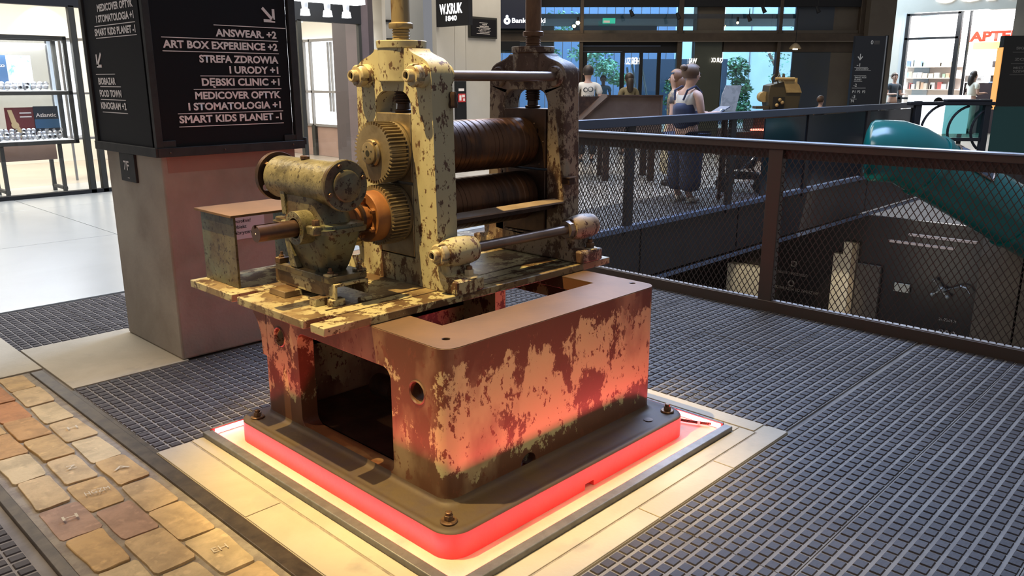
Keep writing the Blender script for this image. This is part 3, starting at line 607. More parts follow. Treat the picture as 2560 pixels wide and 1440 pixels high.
MB().lathe([(0, 0), (0, .05), (.03, .05), (.03, 0)], (WX, 2.89, WZ), (0, 1, 0), 30).obj('disc_hub', M_drk, gb)
hexnut(MB(), (WX-.052, 2.914, WZ+.05), (0, -1, 0), .011, .012).obj('hex_bolt', M_bolt, fm)
MB().lathe([(0, 0), (0, .014), (.01, .014), (.012, .018), (.022, .018), (.024, .014), (.024, 0)], (WX-.012, 2.70, WZ+.071), (0, 0, 1), 8).obj('oil_plug', M_bolt, gb)
# stiffening rib, bearing caps, shaft
MB().prism([[(2.76, 1.0), (2.79, 1.0), (2.80, 1.10), (2.775, 1.13)]], 'X', 1.612, 1.622).obj('rib', M_greenL, gb, .002)
MB().prism([[(2.70, .80), (2.745, .80), (2.79, .95), (2.76, .95)]], 'X', 1.606, 1.63).obj('rib', M_greenL, gb, .002)
SZ = .973
ring = MB().prism([circle(YC, SZ, .063, 40), circle(YC, SZ, .038, 40)], 'X', 1.552, 1.61).obj('bearing_housing', M_greenL, gb, .004, label='yellowish bearing housing ring')
for i in range(16):
    a = 2*PI*i/16; MB().sphere((1.556, YC+.046*math.cos(a), SZ+.046*math.sin(a)), .0055, n=5).obj('bearing_roller', M_bolt, ring)
MB().lathe([(0, 0), (0, .04), (.002, 0)], (1.575, YC, SZ), (1, 0, 0), 24).obj('bearing_recess', M_black, gb)
for sy in (-1, 1):
    MB().box(1.562, 1.615, YC+sy*.088-.026, YC+sy*.088+.026, .955, .99).obj('bearing_lug', M_greenL, gb, .006)
    hexnut(MB(), (1.588, YC+sy*.09, .99), (0, 0, 1), .0145, .02).obj('hex_bolt', M_bolt, gb)
pts = [(YC+.031*math.cos(R(t)), SZ+.031*math.sin(R(t))) for t in range(104, 440, 8)]+[(YC+.0075, SZ+.03), (YC+.0075, SZ+.018), (YC-.0075, SZ+.018)]
M_shaft = mat('dark_brown_shaft', (.115, .062, .045), .38, .6, (.08, .045, .035), 10, .4, .6, .1, 60)
MB().prism([pts], 'X', 1.397, 1.49).obj('shaft', M_shaft, gb, .0015); MB().cyl((1.489, YC, SZ), (1.60, YC, SZ), .031, n=40).obj('shaft_root', M_shaft, gb)
MB().cyl((1.765, YC, SZ), (1.80, YC, SZ), .04, n=32).obj('output_shaft', M_drk, gb); MB().cyl((1.3965, YC, SZ), (1.398, YC, SZ), .003, n=8).obj('centre_mark', M_white, gb)
for x, y in ((1.625, 2.50), (1.755, 2.50), (1.625, 2.84), (1.755, 2.84)):
    MB().box(x-.022, x+.022, y-.018, y+.018, .797, .806 if y < 2.6 else .82).obj('clamp_block', M_bed, gb, .003)
    zz = .806 if y < 2.6 else .82
    hexnut(MB(), (x, y, zz), (0, 0, 1), .012, .009).cyl((x, y, zz+.009), (x, y, zz+.022), .006, n=10).obj('hex_nut', M_bolt, gb)

# open steel box on the bed
ob = thing('steel_box_frame', 'open rectangular rusty green box frame standing on the bed corner', 'frame', (1.6, 3.1, .688))
MB().box(1.498, 1.508, 2.97, 3.25, ZB+.0005, .978).obj('side_plate', M_green, ob, .001); MB().box(1.83, 1.84, 2.97, 3.25, ZB+.0005, .978).obj('side_plate', M_green, ob, .001)
MB().box(1.480, 1.858, 2.955, 3.27, .978, .988).obj('top_plate', M_top, ob, .001, label='rust brown top plate'); 

# ---------------------------------------------------------------- pillar and direction sign
pl = sroot('wall_pillar', (2.16, 4.6, 0))
bx('concrete_core', M_conc, pl, 1.772, 2.56, 4.235, 4.99, 0, 3.6, bevel=.012)
bx('painted_band', mat('rosy_painted_band', (.36, .215, .16), .8, 0, (.31, .19, .145), 3, .4, .6), pl, 1.80, 2.555, 4.2335, 4.236, 1.03, 1.16)
sg = thing('direction_sign', 'large black wrap-around shop direction sign on the concrete pillar', 'sign', (2.16, 4.3, 1.13))
MB().box(1.765, 2.535, 4.205, 4.222, 1.165, 3.4).obj('front_panel', M_signp, sg)
MB().box(1.745, 1.76, 4.26, 4.985, 1.15, 3.4).obj('side_panel', M_signp, sg)
for a in ((1.740, 2.60, 4.185, 4.232, 1.118, 1.165), (1.728, 1.768, 4.19, 5.03, 1.118, 1.165), (1.738, 1.772, 4.192, 4.225, 1.165, 3.4), (2.548, 2.592, 4.192, 4.225, 1.165, 3.4), (1.735, 1.768, 4.99, 5.03, 1.165, 3.4),
          (1.765, 1.84, 4.196, 4.204, 1.165, 1.20), (2.475, 2.55, 4.196, 4.204, 1.165, 1.20), (2.60, 2.612, 4.185, 4.215, 1.14, 1.18)):
    MB().box(*a).obj('steel_angle', M_signf, sg, .002)
for x, z in ((1.80, 1.14), (2.10, 1.14), (2.52, 1.145)): MB().sphere((x, 4.183, z), .005, n=5).obj('screw_head', M_bolt, sg)
rows = (('ANSWEAR. +2', 2.113, 2.470, 1.730), ('ART BOX EXPERIENCE +2', 1.827, 2.472, 1.665), ('STREFA ZDROWIA', 2.011, 2.471, 1.596), ('I URODY +1', 2.174, 2.467, 1.541), ('D\u0118BSKI CLINIC +1', 2.013, 2.470, 1.477),
        ('MEDICOVER OPTYK', 1.970, 2.471, 1.408), ('I STOMATOLOGIA +1', 1.928, 2.468, 1.352), ('SMART KIDS PLANET -1', 1.873, 2.469, 1.288))
for s, a, b, z in rows: text(s, M_white, plane_y(a, 4.204, z), b-a, .036, sg, .036)
for a, b, z in ((2.107, 2.53, 1.786), (1.823, 2.479, 1.715), (1.823, 2.478, 1.648), (2.009, 2.479, 1.526), (1.966, 2.479, 1.458), (1.869, 2.480, 1.335), (1.869, 2.479, 1.268)): MB().box(a, b, 4.2025, 4.206, z-.002, z+.002).obj('rule', M_white, sg)
def arrow(M, s, nm, par, m=None):
    # diagonal arrow pointing to lower right in the text plane, fitting a square of side s
    def bar(p, q, w_):
        p = Vector(p); q = Vector(q); d = (q-p).normalized(); n = Vector((-d.y, d.x))*w_/2
        return [p+n, q+n, q-n, p-n]
    mb = MB()
    for l in (bar((.0, 1), (.92, .08), .24), bar((1.0, .0), (1.0, .95), .24), bar((1.12, .0), (.08, .0), .24)): mb.prism([[(p.x*s, p.y*s) for p in l]], 'Z', 0, .002, M)
    return mb.obj(nm, m or M_white, par)
arrow(plane_y(2.395, 4.205, 1.822), .066, 'arrow', sg)
SX = 1.7445
for s, ya, yb, z in (('MEDICOVER OPTYK', 4.785, 4.311, 1.863), ('I STOMATOLOGIA +1', 4.815, 4.315, 1.808), ('SMART KIDS PLANET -1', 4.86, 4.311, 1.740), ('BIOBAZAR', 4.895, 4.65, 1.482), ('FOOD TOWN', 4.896, 4.589, 1.416), ('KINOGRAM +2', 4.898, 4.542, 1.350)):
    text(s, M_white, plane_x(SX, ya, z), ya-yb, .035, sg, .036)
for ya, yb, z in ((4.854, 4.308, 1.789), (4.851, 4.304, 1.727), (4.92, 4.647, 1.536), (4.878, 4.588, 1.470), (4.891, 4.541, 1.400), (4.887, 4.533, 1.331)): MB().box(SX-.001, SX+.002, yb, ya, z-.002, z+.002).obj('rule', M_white, sg)
arrow(Matrix.Translation((SX, 4.885, 1.575)) @ Matrix.Rotation(PI/2, 4, 'Y') @ Matrix.Rotation(PI/2, 4, 'Z') @ Matrix.Diagonal((-1, 1, 1, 1)) if False else plane_x(SX, 4.89, 1.58) @ Matrix.Translation((.075, 0, 0)) @ Matrix.Diagonal((-1, 1, 1, 1)), .066, 'arrow', sg)
z7 = thing('zone_plate', 'small black plate reading 7F under the sign on the pillar side', 'sign', (1.765, 4.66, .95))
MB().box(1.757, 1.771, 4.56, 4.765, .955, 1.112).obj('plate', M_signf, z7, .002)
text('7F', M_white, plane_x(1.757, 4.71, 1.02), .075, .05, z7, .02); MB().box(1.7555, 1.758, 4.645, 4.67, .975, .978).obj('small_mark', M_white, z7)
wn = thing('warning_card', 'white card of black Polish warning text on the pillar behind the box frame', 'sign', (2.22, 4.23, .63))
MB().box(2.10, 2.322, 4.226, 4.233, .629, .770).obj('card', mat('white_card', (.60, .56, .56), .6), wn)
M_blk = mat('black_print', (.03, .02, .02), .7)
text('Ostro\u017cnie!', M_blk, plane_y(2.128, 4.226, .724), .108, .0195, wn, .012); text('Obiekt', M_blk, plane_y(2.128, 4.226, .691), .080, .0195, wn, .012); text('fabryczny', M_blk, plane_y(2.128, 4.226, .658), .125, .0195, wn, .012)

# ================================================================ the hall beyond
M_wallc = mat('cream_wall', (.56, .53, .47), .75, 0, (.52, .49, .43), .8, .4, .6)
M_wallg = mat('grey_white_wall', (.50, .50, .49), .75)
M_purp = mat('aubergine_column_paint', (.13, .095, .095), .6, 0, (.115, .085, .085), 2, .4, .6)
M_hdr = mat("black_header", (.012, .012, .013), .6, spec=.3)
M_post = mat('dark_olive_shop_post', (.035, .034, .028), .6, .1, spec=.3)
M_brown = mat('brown_base_panel', (.30, .195, .15), .6, 0, (.27, .175, .135), 2, .4, .6)
M_glow = mat('backlit_cabinet_panel', (.93, .97, 1), .5, emit=1.9)
M_glass = glass('clear_glass', (1, 1, 1), .02, .04)
M_greyf = mat('grey_cabinet_frame', (.22, .21, .20), .5, .3)
M_shopl = mat('light_shop_wall', (.66, .62, .54), .7)
# shop front on the left
sf = sroot('wall_shopfront')
bx('header', M_hdr, sf, -2, 8.61, 11.86, 11.98, 2.44, 3.6); bx('sill', M_hdr, sf, -2, 8.2, 11.86, 11.98, 0, .05)
for x in (3.955, 4.115, 7.36): bx('post', M_post, sf, x, x+.075, 11.86, 11.95, 0, 2.46, bevel=.004)
bx('column', M_purp, sf, 8.62, 8.78, 11.9, 12.35, 0, 4.6); bx('column_side', mat('shaded_aubergine_paint', (.06, .045, .045), .6), sf, 8.782, 9.0, 12.05, 13.0, 0, 4.6); bx('post', M_post, sf, 8.56, 8.618, 11.88, 11.95, 0, 2.46)  # column side takes a darker aubergine, with its shade put into the colour
for i, (a, b) in enumerate(((-2, 1.0), (1.02, 3.955), (4.03, 4.115), (4.19, 7.36), (7.44, 8.55))): struct(MB().box(a, b, 11.90, 11.905, .05, 2.44).obj('window_%d' % (i+1), M_glass))
bw = sroot('wall_back')
bx('shop_wall', M_shopl, bw, -3, 8.2, 17.0, 17.1, 0, 3.6); bx('shop_side_wall', M_shopl, bw, 9.62, 9.7, 12.6, 17, 0, 3.6); bx('shop_ceiling', M_shopl, bw, -3, 9.7, 12.05, 17, 3.3, 3.35)
bx('rear_panel', M_wallg, bw, 9.72, 10.95, 13.0, 13.1, 0, 4.6)
for z in (2.28, 2.62): bx('glazing_bar', M_hdr, bw, 9.3, 10.2, 12.96, 13.0, z-.02, z+.02)
bx('dark_mullion', M_purp, bw, 10.28, 10.36, 12.9, 13.0, 0, 4.6)
wr_ = sroot('wall_right')
for a, b in ((10.42, 10.87), (10.88, 11.16), (11.17, 12.14)): bx('wall_panel', M_wallc, wr_, a, b, 12.0, 12.12, 0, 4.8)
bx('black_service_column', M_hdr, wr_, 10.85, 11.10, 11.93, 12.0, 0, 1.5)
t = thing('fire_alarm_sign', 'small red and white fire point sign on the black service column', 'sign', (10.97, 11.92, 1.1))
MB().box(10.88, 11.06, 11.915, 11.928, 1.10, 1.26).obj('plate', mat('sign_red', (.62, .05, .05), .5), t)
for a in ((10.90, 10.95, 1.13, 1.23), (10.97, 11.04, 1.19, 1.24), (11.0, 11.04, 1.12, 1.17)): MB().box(a[0], a[1], 11.91, 11.916, a[2], a[3]).obj('pictogram', M_white, t)
t = MB().box(10.89, 11.03, 11.915, 11.928, 1.31, 1.36).obj('switch_plate', M_white); tag(t, 'tiny white plate above the red fire sign', 'switch')
ws = thing('jeweller_sign', 'black hanging sign box with glowing white letters W.KRUK 1840', 'sign', (10.4, 11.5, 2.48))
MB().box(10.4, 10.5, 11.09, 11.97, 2.48, 3.5).obj('sign_box', M_hdr, ws, .004)
text('W.KRUK', M_whiteE, plane_x(10.397, 11.87, 2.70), .62, .17, ws, .03); text('1840', M_whiteE, plane_x(10.397, 11.70, 2.575), .30, .085, ws, .03)
wp = thing('information_plaque', 'dark framed information plaque with small white text on the cream wall', 'sign', (11.6, 11.97, 2.3))
MB().box(11.23, 12.0, 11.96, 11.998, 2.32, 2.72).obj('frame', M_post, wp, .006); MB().box(11.27, 11.96, 11.952, 11.962, 2.36, 2.68).obj('face', M_signp, wp)
for s, x, z, wd, c in (('MUZEUM', 11.58, 2.57, .12, .02), ('WARSZAWA', 11.5, 2.53, .26, .026), ('Praga Koneser', 11.48, 2.485, .3, .016), ('ul. Zelazna 51/53  wejscie', 11.47, 2.455, .33, .016), ('wystawa maszyn', 11.5, 2.43, .27, .016)): text(s, M_white, plane_y(x, 11.951, z), wd, c, wp, .01)
for z, a, b in ((2.61, 11.5, 11.72), (2.515, 11.42, 11.8), (2.405, 11.42, 11.78)): MB().box(a, b, 11.949, 11.953, z-.003, z+.003).obj('rule', M_white, wp)

# backlit cabinets along the shop's right side wall
rc = thing('backlit_cabinet', 'tall brilliantly lit glass cabinets with brown base panels inside the left shop', 'cabinet', (9.5, 14.2, 0))
MB().box(9.5, 9.6, 12.9, 16.6, .64, 2.30).obj('lit_back', M_glow, rc, label='glowing white back panel')
MB().box(9.42, 9.46, 12.9, 16.6, 0, .62).obj('base_panel', M_brown, rc, label='brown base panel')
for y in (13.40, 14.72, 14.95, 16.2): MB().box(9.38, 9.44, y, y+.05, .6, 2.32).obj('upright', M_greyf, rc, .004)
for z in (.62, 1.29, 2.29): MB().box(9.38, 9.45, 12.9, 16.6, z-.025, z+.025).obj('rail', M_greyf, rc, .004)
for y in (14.1, 14.2): MB().box(9.46, 9.5, y, y+.03, .9, 2.25).obj('inner_upright', M_greyf, rc)
for y in (13.30, 14.66): MB().box(9.36, 9.42, y, y+.12, 0, .62).obj('base_post', M_post, rc)
# track lights inside the shop
for i, (x, y) in enumerate(((6.35, 11.2), (6.75, 11.2), (7.1, 11.2), (7.5, 11.2), (7.85, 11.2))):
    t = thing('track_light', 'white-hot track spotlight %s above the shop entrance' % ('nearest the direction sign', 'second from the direction sign', 'in the middle of the row', 'fourth from the direction sign', 'at the end beside the aubergine column')[i], 'lamp', (x, y, 2.56), group='track lights over the shop entrance')
    MB().cyl((x, y, 2.56), (x, y, 2.72), .045, .055, 14).obj('lamp_head', M_whiteE if False else mat('lamp_body', (.5, .5, .5), .5), t)
    MB().cyl((x, y, 2.47), (x, y, 2.56), .075, .06, n=14).obj('lens', mat('lit_lens', (.95, .98, 1), .4, emit=9), t)
tp = MB().box(5.9, 8.15, 11.1, 11.35, 2.68, 2.86).obj('light_panel', mat('lit_ceiling_panel', (.95, .98, 1), .4, emit=5)); tag(tp, 'long bright ceiling light panel over the shop entrance', 'lamp')
# watch display case
dc = thing('watch_case', 'dark framed glass display case full of watches on trestle legs', 'showcase', (3.0, 12.3, 0))
cx0, cx1, cy0, cy1 = 1.6, 3.97, 12.12, 12.62
for x in (cx0, cx1-.05):
    for y in (cy0, cy1-.05): MB().box(x, x+.05, y, y+.05, .68, 2.07).obj('corner_post', M_post, dc, .003)
for z in (.67, 1.32, 2.03):
    for y in (cy0, cy1-.04): MB().box(cx0, cx1, y, y+.04, z, z+.05).obj('frame_rail', M_post, dc, .003)
    for x in (cx0, cx1-.04): MB().box(x, x+.04, cy0, cy1, z, z+.05).obj('frame_rail', M_post, dc, .003)
M_shelf = mat('lit_white_shelf', (.95, .98, 1), .4, emit=1.0)
for z in (.72, 1.37): MB().box(cx0+.04, cx1-.04, cy0+.04, cy1-.04, z-.02, z).obj('shelf', M_shelf, dc)
MB().box(cx0+.04, cx1-.04, cy1-.02, cy1-.01, .72, 2.03).obj('back_pane', glass('milky_glass', (.9, .95, 1), .2, .25), dc); MB().box(cx0+.04, cx1-.04, cy0+.008, cy0+.012, .72, 2.03).obj('front_pane', M_glass, dc)
for x in (1.7, 3.0, 3.70):
    for y in (cy0+.02, cy1-.05): MB().box(x, x+.045, y, y+.045, 0, .67).obj('leg', M_post, dc)
    MB().box(x, x+.045, cy0, cy1, .05, .09).obj('foot_rail', M_post, dc)
MB().box(3.0, 3.74, cy0+.25, cy0+.28, .45, .67).obj('apron', M_brown, dc)
area('case_light', (2.9, 12.35, 2.0), (2.9, 12.36, 0), (.93, .97, 1), 70, 2.0, .3)
def poster(nm, lab, m, x0, x1, z0, z1, y):
    t = thing(nm, lab, 'poster', ((x0+x1)/2, y, z0)); MB().box(x0, x1, y, y+.012, z0, z1).obj('card', m, t, .001); return t
po = poster('watch_poster', 'blue mountain watch poster on the upper shelf of the display case', mat('blue_mountain_print', (.10, .24, .42), .5, 0, (.55, .66, .78), 3, .45, .55), 3.27, 3.60, 1.38, 1.83, 12.45)
MB().box(3.12, 3.30, 12.43, 12.445, 1.39, 1.83).obj('dark_strip', mat('poster_navy', (.02, .06, .13), .5), po); text('SEIKO', M_white, plane_y(3.135, 12.428, 1.68), .14, .03, po, .02)
po = poster('watch_poster', 'dark red poster with a golden watch on the lower shelf', mat('poster_maroon', (.17, .02, .02), .5), 3.16, 3.50, .74, 1.16, 12.30)
MB().prism([circle(3.26, .93, .045, 20)], 'Y', 12.285, 12.298).obj('gold_watch', mat('gold_print', (.75, .55, .28), .5), po); MB().prism([[(3.22, .96), (3.19, 1.13), (3.24, 1.13), (3.28, .97)]], 'Y', 12.288, 12.298).prism([[(3.27, .90), (3.29, .76), (3.34, .77), (3.31, .91)]], 'Y', 12.288, 12.298).obj('gold_strap', mat('gold_print_strap', (.75, .55, .28), .5), po)
for z in (1.08, 1.03): MB().box(3.33, 3.47, 12.292, 12.298, z, z+.014).obj('text_line', M_white, po)
po = poster('watch_poster', 'dark blue Atlantic lettered poster on the lower shelf', mat('poster_dark', (.01, .02, .035), .5), 3.50, 3.80, .80, 1.17, 12.29)
text('Atlantic', M_white, plane_y(3.52, 12.287, 1.03), .25, .05, po, .01); MB().box(3.50, 3.80, 12.284, 12.29, .88, 1.0).obj('blue_band', mat('poster_blue', (.03, .12, .25), .5), po)
po = poster('small_card', 'pink card at the left of the upper shelf', mat('pink_card', (.75, .12, .25), .5), 2.98, 3.10, 1.42, 1.62, 12.3)
M_wface = mat('watch_face_silver', (.80, .80, .80), .3, .3); M_wdk = mat('watch_face_dark', (.03, .035, .04), .3, .3); M_strap = mat('watch_strap', (.05, .045, .05), .6); M_strapw = mat('watch_bracelet_steel', (.62, .64, .66), .3, .8)
fmesh = MB().lathe([(0, 0), (0, .036), (-.006, .024), (-.009, .019), (-.009, 0)], (0, 0, .05), (0, 1, 0), 14).mesh('watch_case_body', M_strapw)
f1 = MB().lathe([(0, 0), (0, .017), (-.001, 0)], (0, -.0095, .05), (0, 1, 0), 14).mesh('dial', M_wface); f2 = MB().lathe([(0, 0), (0, .017), (-.001, 0)], (0, -.0095, .05), (0, 1, 0), 14).mesh('dial', M_wdk)
s1 = MB().lathe([(0, .036), (.02, .036), (.02, .03), (0, .03), (0, .036)], (-.01, .035, .045), (1, 0, 0), 14).mesh('strap', M_strap); s2 = s1.copy(); s2.materials.clear(); s2.materials.append(M_strapw)
k = 0; SH = ('lower', 'upper')
ORD = ('first', 'second', 'third', 'fourth', 'fifth', 'sixth', 'seventh', 'eighth', 'ninth', 'tenth', 'eleventh', 'twelfth', 'thirteenth', 'fourteenth', 'fifteenth', 'sixteenth', 'seventeenth', 'eighteenth')
for sh, zz in ((0, .72), (1, 1.37)):
    for row in range(3 if sh == 0 else 2):
        for i in range(13 if sh == 0 else 10):
            x = 2.98+i*.065+row*.02+rnd.uniform(-.01, .01) if sh == 0 else 2.98+i*.075+row*.03; y = 12.18+row*.06
            dk = rnd.random() < .3
            t = thing('wristwatch', '%s dial wristwatch, %s from the left in the %s row on the %s shelf' % ('dark' if dk else 'silver', ORD[i], ('front', 'middle', 'back')[row] if sh == 0 else ('front', 'back')[row], SH[sh]), 'watch', (x, y, zz+.002+row*.04), rz=rnd.uniform(-.5, .5), group='%s dial watches on the %s shelf' % ('dark' if dk else 'silver', SH[sh]))
            link('body', fmesh, t); link('dial', f2 if dk else f1, t); link('strap', s1 if rnd.random() < .4 else s2, t)
cb = thing('glass_cabinet', 'pale glass cabinet standing behind the watch case', 'showcase', (4.5, 13.6, 0))
for x in (4.34, 4.72):
    for y in (13.6, 14.2): MB().box(x, x+.03, y, y+.03, 0, 2.12).obj('upright', M_greyf, cb)
for z in (.62, 1.3, 2.1): MB().box(4.34, 4.75, 13.6, 14.23, z, z+.03).obj('shelf', M_greyf, cb)
MB().box(4.36, 4.74, 14.18, 14.2, .65, 2.1).obj('lit_back', mat('soft_lit_back', (.85, .92, 1), .5, emit=.9), cb)
area('shop_light', (4.5, 14.5, 3.25), (4.5, 14.5, 0), (1, .96, .88), 520, 8, 3.5)
for x in (2.6, 3.9, 5.2): spot('wall_washer', (x, 16.5, 3.2), (x, 17.0, 1.6), (1, .93, .82), 60, 70, .2, .03)

# ---------------------------------------------------------------- glazed entrance hall, square to the camera's heading
FW = Vector((math.cos(R(YAW)), math.sin(R(YAW)), 0)); RT = Vector((math.sin(R(YAW)), -math.cos(R(YAW)), 0)); RZ = R(YAW-90)
def at_(s, d, z=0): return FW*d+RT*s+Vector((0, 0, z))
def vroot(name, s, d, z=0): return sroot(name, at_(s, d, z), RZ)
M_fac = mat('bronze_facade_steel', (.085, .062, .042), .45, .4, (.07, .05, .035), 4, .4, .6); M_fcon = mat('facade_concrete', (.105, .085, .062), .7, 0, (.09, .07, .052), 1.5, .4, .6)
M_navy = mat('navy_wall', (.035, .045, .065), .5, 0, (.045, .05, .055), .5, .4, .6); M_olv = mat('olive_glass_panel', (.075, .08, .06), .3, 0, (.06, .065, .05), .8, .4, .6); M_soff = mat('grey_soffit', (.10, .10, .105), .6, 0, (.08, .08, .085), 1.2, .4, .6)
fg = vroot('wall_glazed', 0, 22)
def fb(nm, m, *a, root=None, bevel=0): return MB().box(*a).obj(nm, m, root or fg, bevel)
fb('main_beam', M_fac, -.4, 9.2, -.15, .1, 2.50, 2.70, bevel=.01); fb('beam_lip', mat('pale_beam_lip', (.20, .16, .12), .4, .5), -.4, 9.2, -.17, -.14, 2.49, 2.51); fb('beam_step', M_fcon, -.4, 9.2, -.05, .1, 2.70, 2.78)
for s, w_ in ((1.77, .09), (4.32, .13), (6.93, .09), (9.02, .12)): fb('mullion', M_fac, s, s+w_, -.12, .08, -.1, 4.3, bevel=.006)
fb('concrete_pier', M_fcon, 4.83, 5.56, .1, .5, -.1, 4.4); fb('concrete_pier', M_fcon, 9.14, 9.80, -.4, .4, -.1, 4.6)
fb('dark_bulkhead', M_hdr, -.4, 9.3, -.1, .1, 3.36, 4.8); fb('soffit', M_soff, -.4, 9.1, .1, 3.2, 3.08, 3.2)
fb('blue_slats', mat('slat_blue', (.14, .19, .27), .4), 1.8, 4.3, 3.0, 3.05, 2.9, 3.1)
fb('dark_transom', M_hdr, 1.86, 4.32, .02, .1, 2.22, 2.5); fb('transom_line', M_edge, 1.86, 3.9, .0, .03, 2.38, 2.40); fb('transom_line', M_edge, 1.86, 2.9, .0, .03, 2.24, 2.255)
for s, w_ in ((1.86, .12), (2.86, .11), (3.36, .09), (3.83, .09)): fb('door_post', M_hdr, s, s+w_, 0, .08, -.1, 2.25)
fb('dark_transom', M_fac, 5.56, 9.1, .02, .1, 2.24, 2.5); fb('side_panel', M_fcon, -.4, 1.1, .12, .2, 2.22, 2.9)
fb('olive_panel', M_olv, 4.80, 5.52, .02, .06, -.1, 2.5); fb('navy_panel', M_navy, 7.40, 8.40, .05, .12, -.1, 4.2); fb('brown_panel', M_fcon, 8.40, 9.05, .05, .12, -.1, 4.2)
fb('sill', M_fac, -.4, 9.2, -.05, .1, -.1, .08)
M_tint = glass('tinted_glass', (.72, .84, .90), .03, .08)
for i, (a, b, z0, z1) in enumerate(((-.3, 1.77, .1, 2.5), (1.98, 2.86, .1, 2.22), (2.97, 3.36, .1, 2.22), (3.45, 3.83, .1, 2.22), (3.92, 4.32, .1, 2.22), (4.45, 4.8, .1, 2.5), (5.56, 6.93, .1, 2.24), (7.02, 7.38, .1, 2.24), (-.3, 1.77, 2.78, 3.36), (1.86, 4.32, 2.78, 3.36), (4.45, 4.83, 2.78, 3.36), (5.56, 6.93, 2.78, 3.36), (7.02, 7.4, 2.78, 3.36))):
    struct(MB().box(a, b, .03, .036, z0, z1).obj('window_%d' % (i+6), M_tint, fg))
# courtyard behind the glass
cy = vroot('wall_courtyard', 0, 31)
M_corr = mat('blue_grey_cladding', (.11, .17, .29), .5); M_render = mat('pale_courtyard_wall', (.50, .62, .72), .8, 0, (.44, .56, .66), .8, .4, .6)
for i in range(22): MB().box(-1+i*.32, -1+i*.32+.30, 0, .06, -.1, 5.5).obj('cladding_panel', M_corr, cy, .01)
MB().box(6.0, 10.9, .02, .1, -.1, 5.5).obj('rendered_wall', M_render, cy); MB().box(4.35, 7.6, -1.6, -1.5, -.1, 2.25).obj('navy_screen_wall', mat('navy_screen', (.02, .04, .075), .5), cy); MB().box(-4, 10.9, -8.8, .0, -.12, -.1).obj('courtyard_floor', M_slab, cy)
for s in (8.8, 9.9): MB().box(s, s+.03, -.02, .02, 0, 5).obj('wall_seam', M_greyf, cy)
area('courtyard_daylight', at_(4.5, 26.5, 9), at_(4.5, 30, 1.0), (.62, .82, 1), 4800, 12, 4)
def foliage(nm, lab, blobs, m, n_, size, cat='tree', trunk=None):
    t = thing(nm, lab, cat, blobs[0][0] if not trunk else trunk[0])
    mb = MB(); rr = random.Random(len(lab))
    for c, r_ in blobs:
        c = Vector(c)
        for i in range(n_):
            v = Vector((rr.gauss(0, 1), rr.gauss(0, 1), rr.gauss(0, 1))).normalized()*(rr.random()**.5); v = Vector((v.x*r_[0], v.y*r_[0], v.z*r_[1])); p = c+v
            a = Vector((rr.gauss(0, 1), rr.gauss(0, 1), rr.gauss(0, .5))).normalized()*size; b = a.orthogonal().normalized()*size*.45
            b.rotate(Matrix.Rotation(rr.uniform(0, PI), 4, a)); mb.quad(p-a, p+b, p+a, p-b)
    o = mb.obj('foliage', m, t, 0, 0); o['kind'] = 'stuff'
    if trunk: MB().tube([Vector(q) for q in trunk], .05, 8).obj('trunk', M_brown, t)
M_leaf = mat('fresh_leaf', (.10, .30, .16), .5, 0, (.22, .46, .30), 2, .4, .6); M_leafd = mat('ivy_leaf', (.02, .09, .035), .5, 0, (.05, .16, .06), 2, .4, .6)
foliage('courtyard_tree', 'leafy green tree outside the left glass door', [(at_(2.5, 27, 2.35), (.75, .35)), (at_(3.0, 27, 1.9), (.55, .3)), (at_(3.45, 27, 1.55), (.4, .22)), (at_(1.6, 27, 3.3), (.8, .4)), (at_(1.0, 27, 2.3), (.6, .4))], M_leaf, 420, .07, trunk=[at_(2.0, 27, 0), at_(2.1, 27, 1.6), at_(2.6, 27, 2.5)])
foliage('climbing_ivy', 'dark ivy column climbing the pale courtyard wall', [(at_(8.0, 29.5, 1.9), (.45, .5)), (at_(8.15, 29.5, 1.2), (.4, .5)), (at_(8.1, 29.5, .5), (.5, .5))], M_leafd, 380, .09, 'plant')
foliage('slender_tree', 'thin branched tree before the pale courtyard wall', [(at_(8.9, 28, 2.3), (.6, .4)), (at_(9.1, 28, 1.5), (.5, .4)), (at_(9.2, 28, 3.4), (.7, .25))], M_leaf, 110, .06, trunk=[at_(9.3, 28, 0), at_(9.25, 28, 1.1), at_(8.9, 28, 1.9), at_(8.6, 28, 2.4)])
foliage('courtyard_shrub', 'dim green shrub behind the middle glass doors', [(at_(5.1, 26, 1.3), (.4, .35)), (at_(5.2, 26, .8), (.45, .35))], M_leafd, 200, .07, 'plant')
for i, (a, b) in enumerate((((3.7, 0.3), (3.45, 1.9)), ((3.95, .2), (3.6, 2.0)), ((4.25, .3), (3.85, 2.1)))):
    t = MB().cyl(at_(a[0], 25, a[1]), at_(b[0], 25, b[1]), .035, n=6).obj('leaning_beam', mat('pale_beam', (.45, .55, .65), .6)); tag(t, 'pale leaning beam outside the door, %s of three' % ('left', 'middle', 'right')[i], 'beam', 'leaning beams')
M_neon = mat('neon_white', (1, .93, .82), .5, emit=3)
def vtext(s, m, s0, d, z, wd, cap, nm, lab, mir=False):
    t = thing(nm, lab, 'sign', at_(s0, d, z), rz=RZ); text(s, m, Matrix.Rotation(PI/2, 4, 'X'), wd, cap, t, .01, mirror=mir, align='C'); return t
vtext('UZ ЯIƎH', M_neon, 3.16, 21.9, 1.93, .36, .16, 'neon_sign', 'glowing reversed lettering on the narrow door glass')
vtext('WAI', M_neon, 4.75, 21.9, 1.95, .2, .13, 'neon_sign', 'small glowing reversed lettering beside the concrete pier', True)
vtext('QUR OX', M_neon, 5.38, 21.9, 1.98, .30, .11, 'neon_sign', 'thin glowing reversed lettering on the olive panel', True)
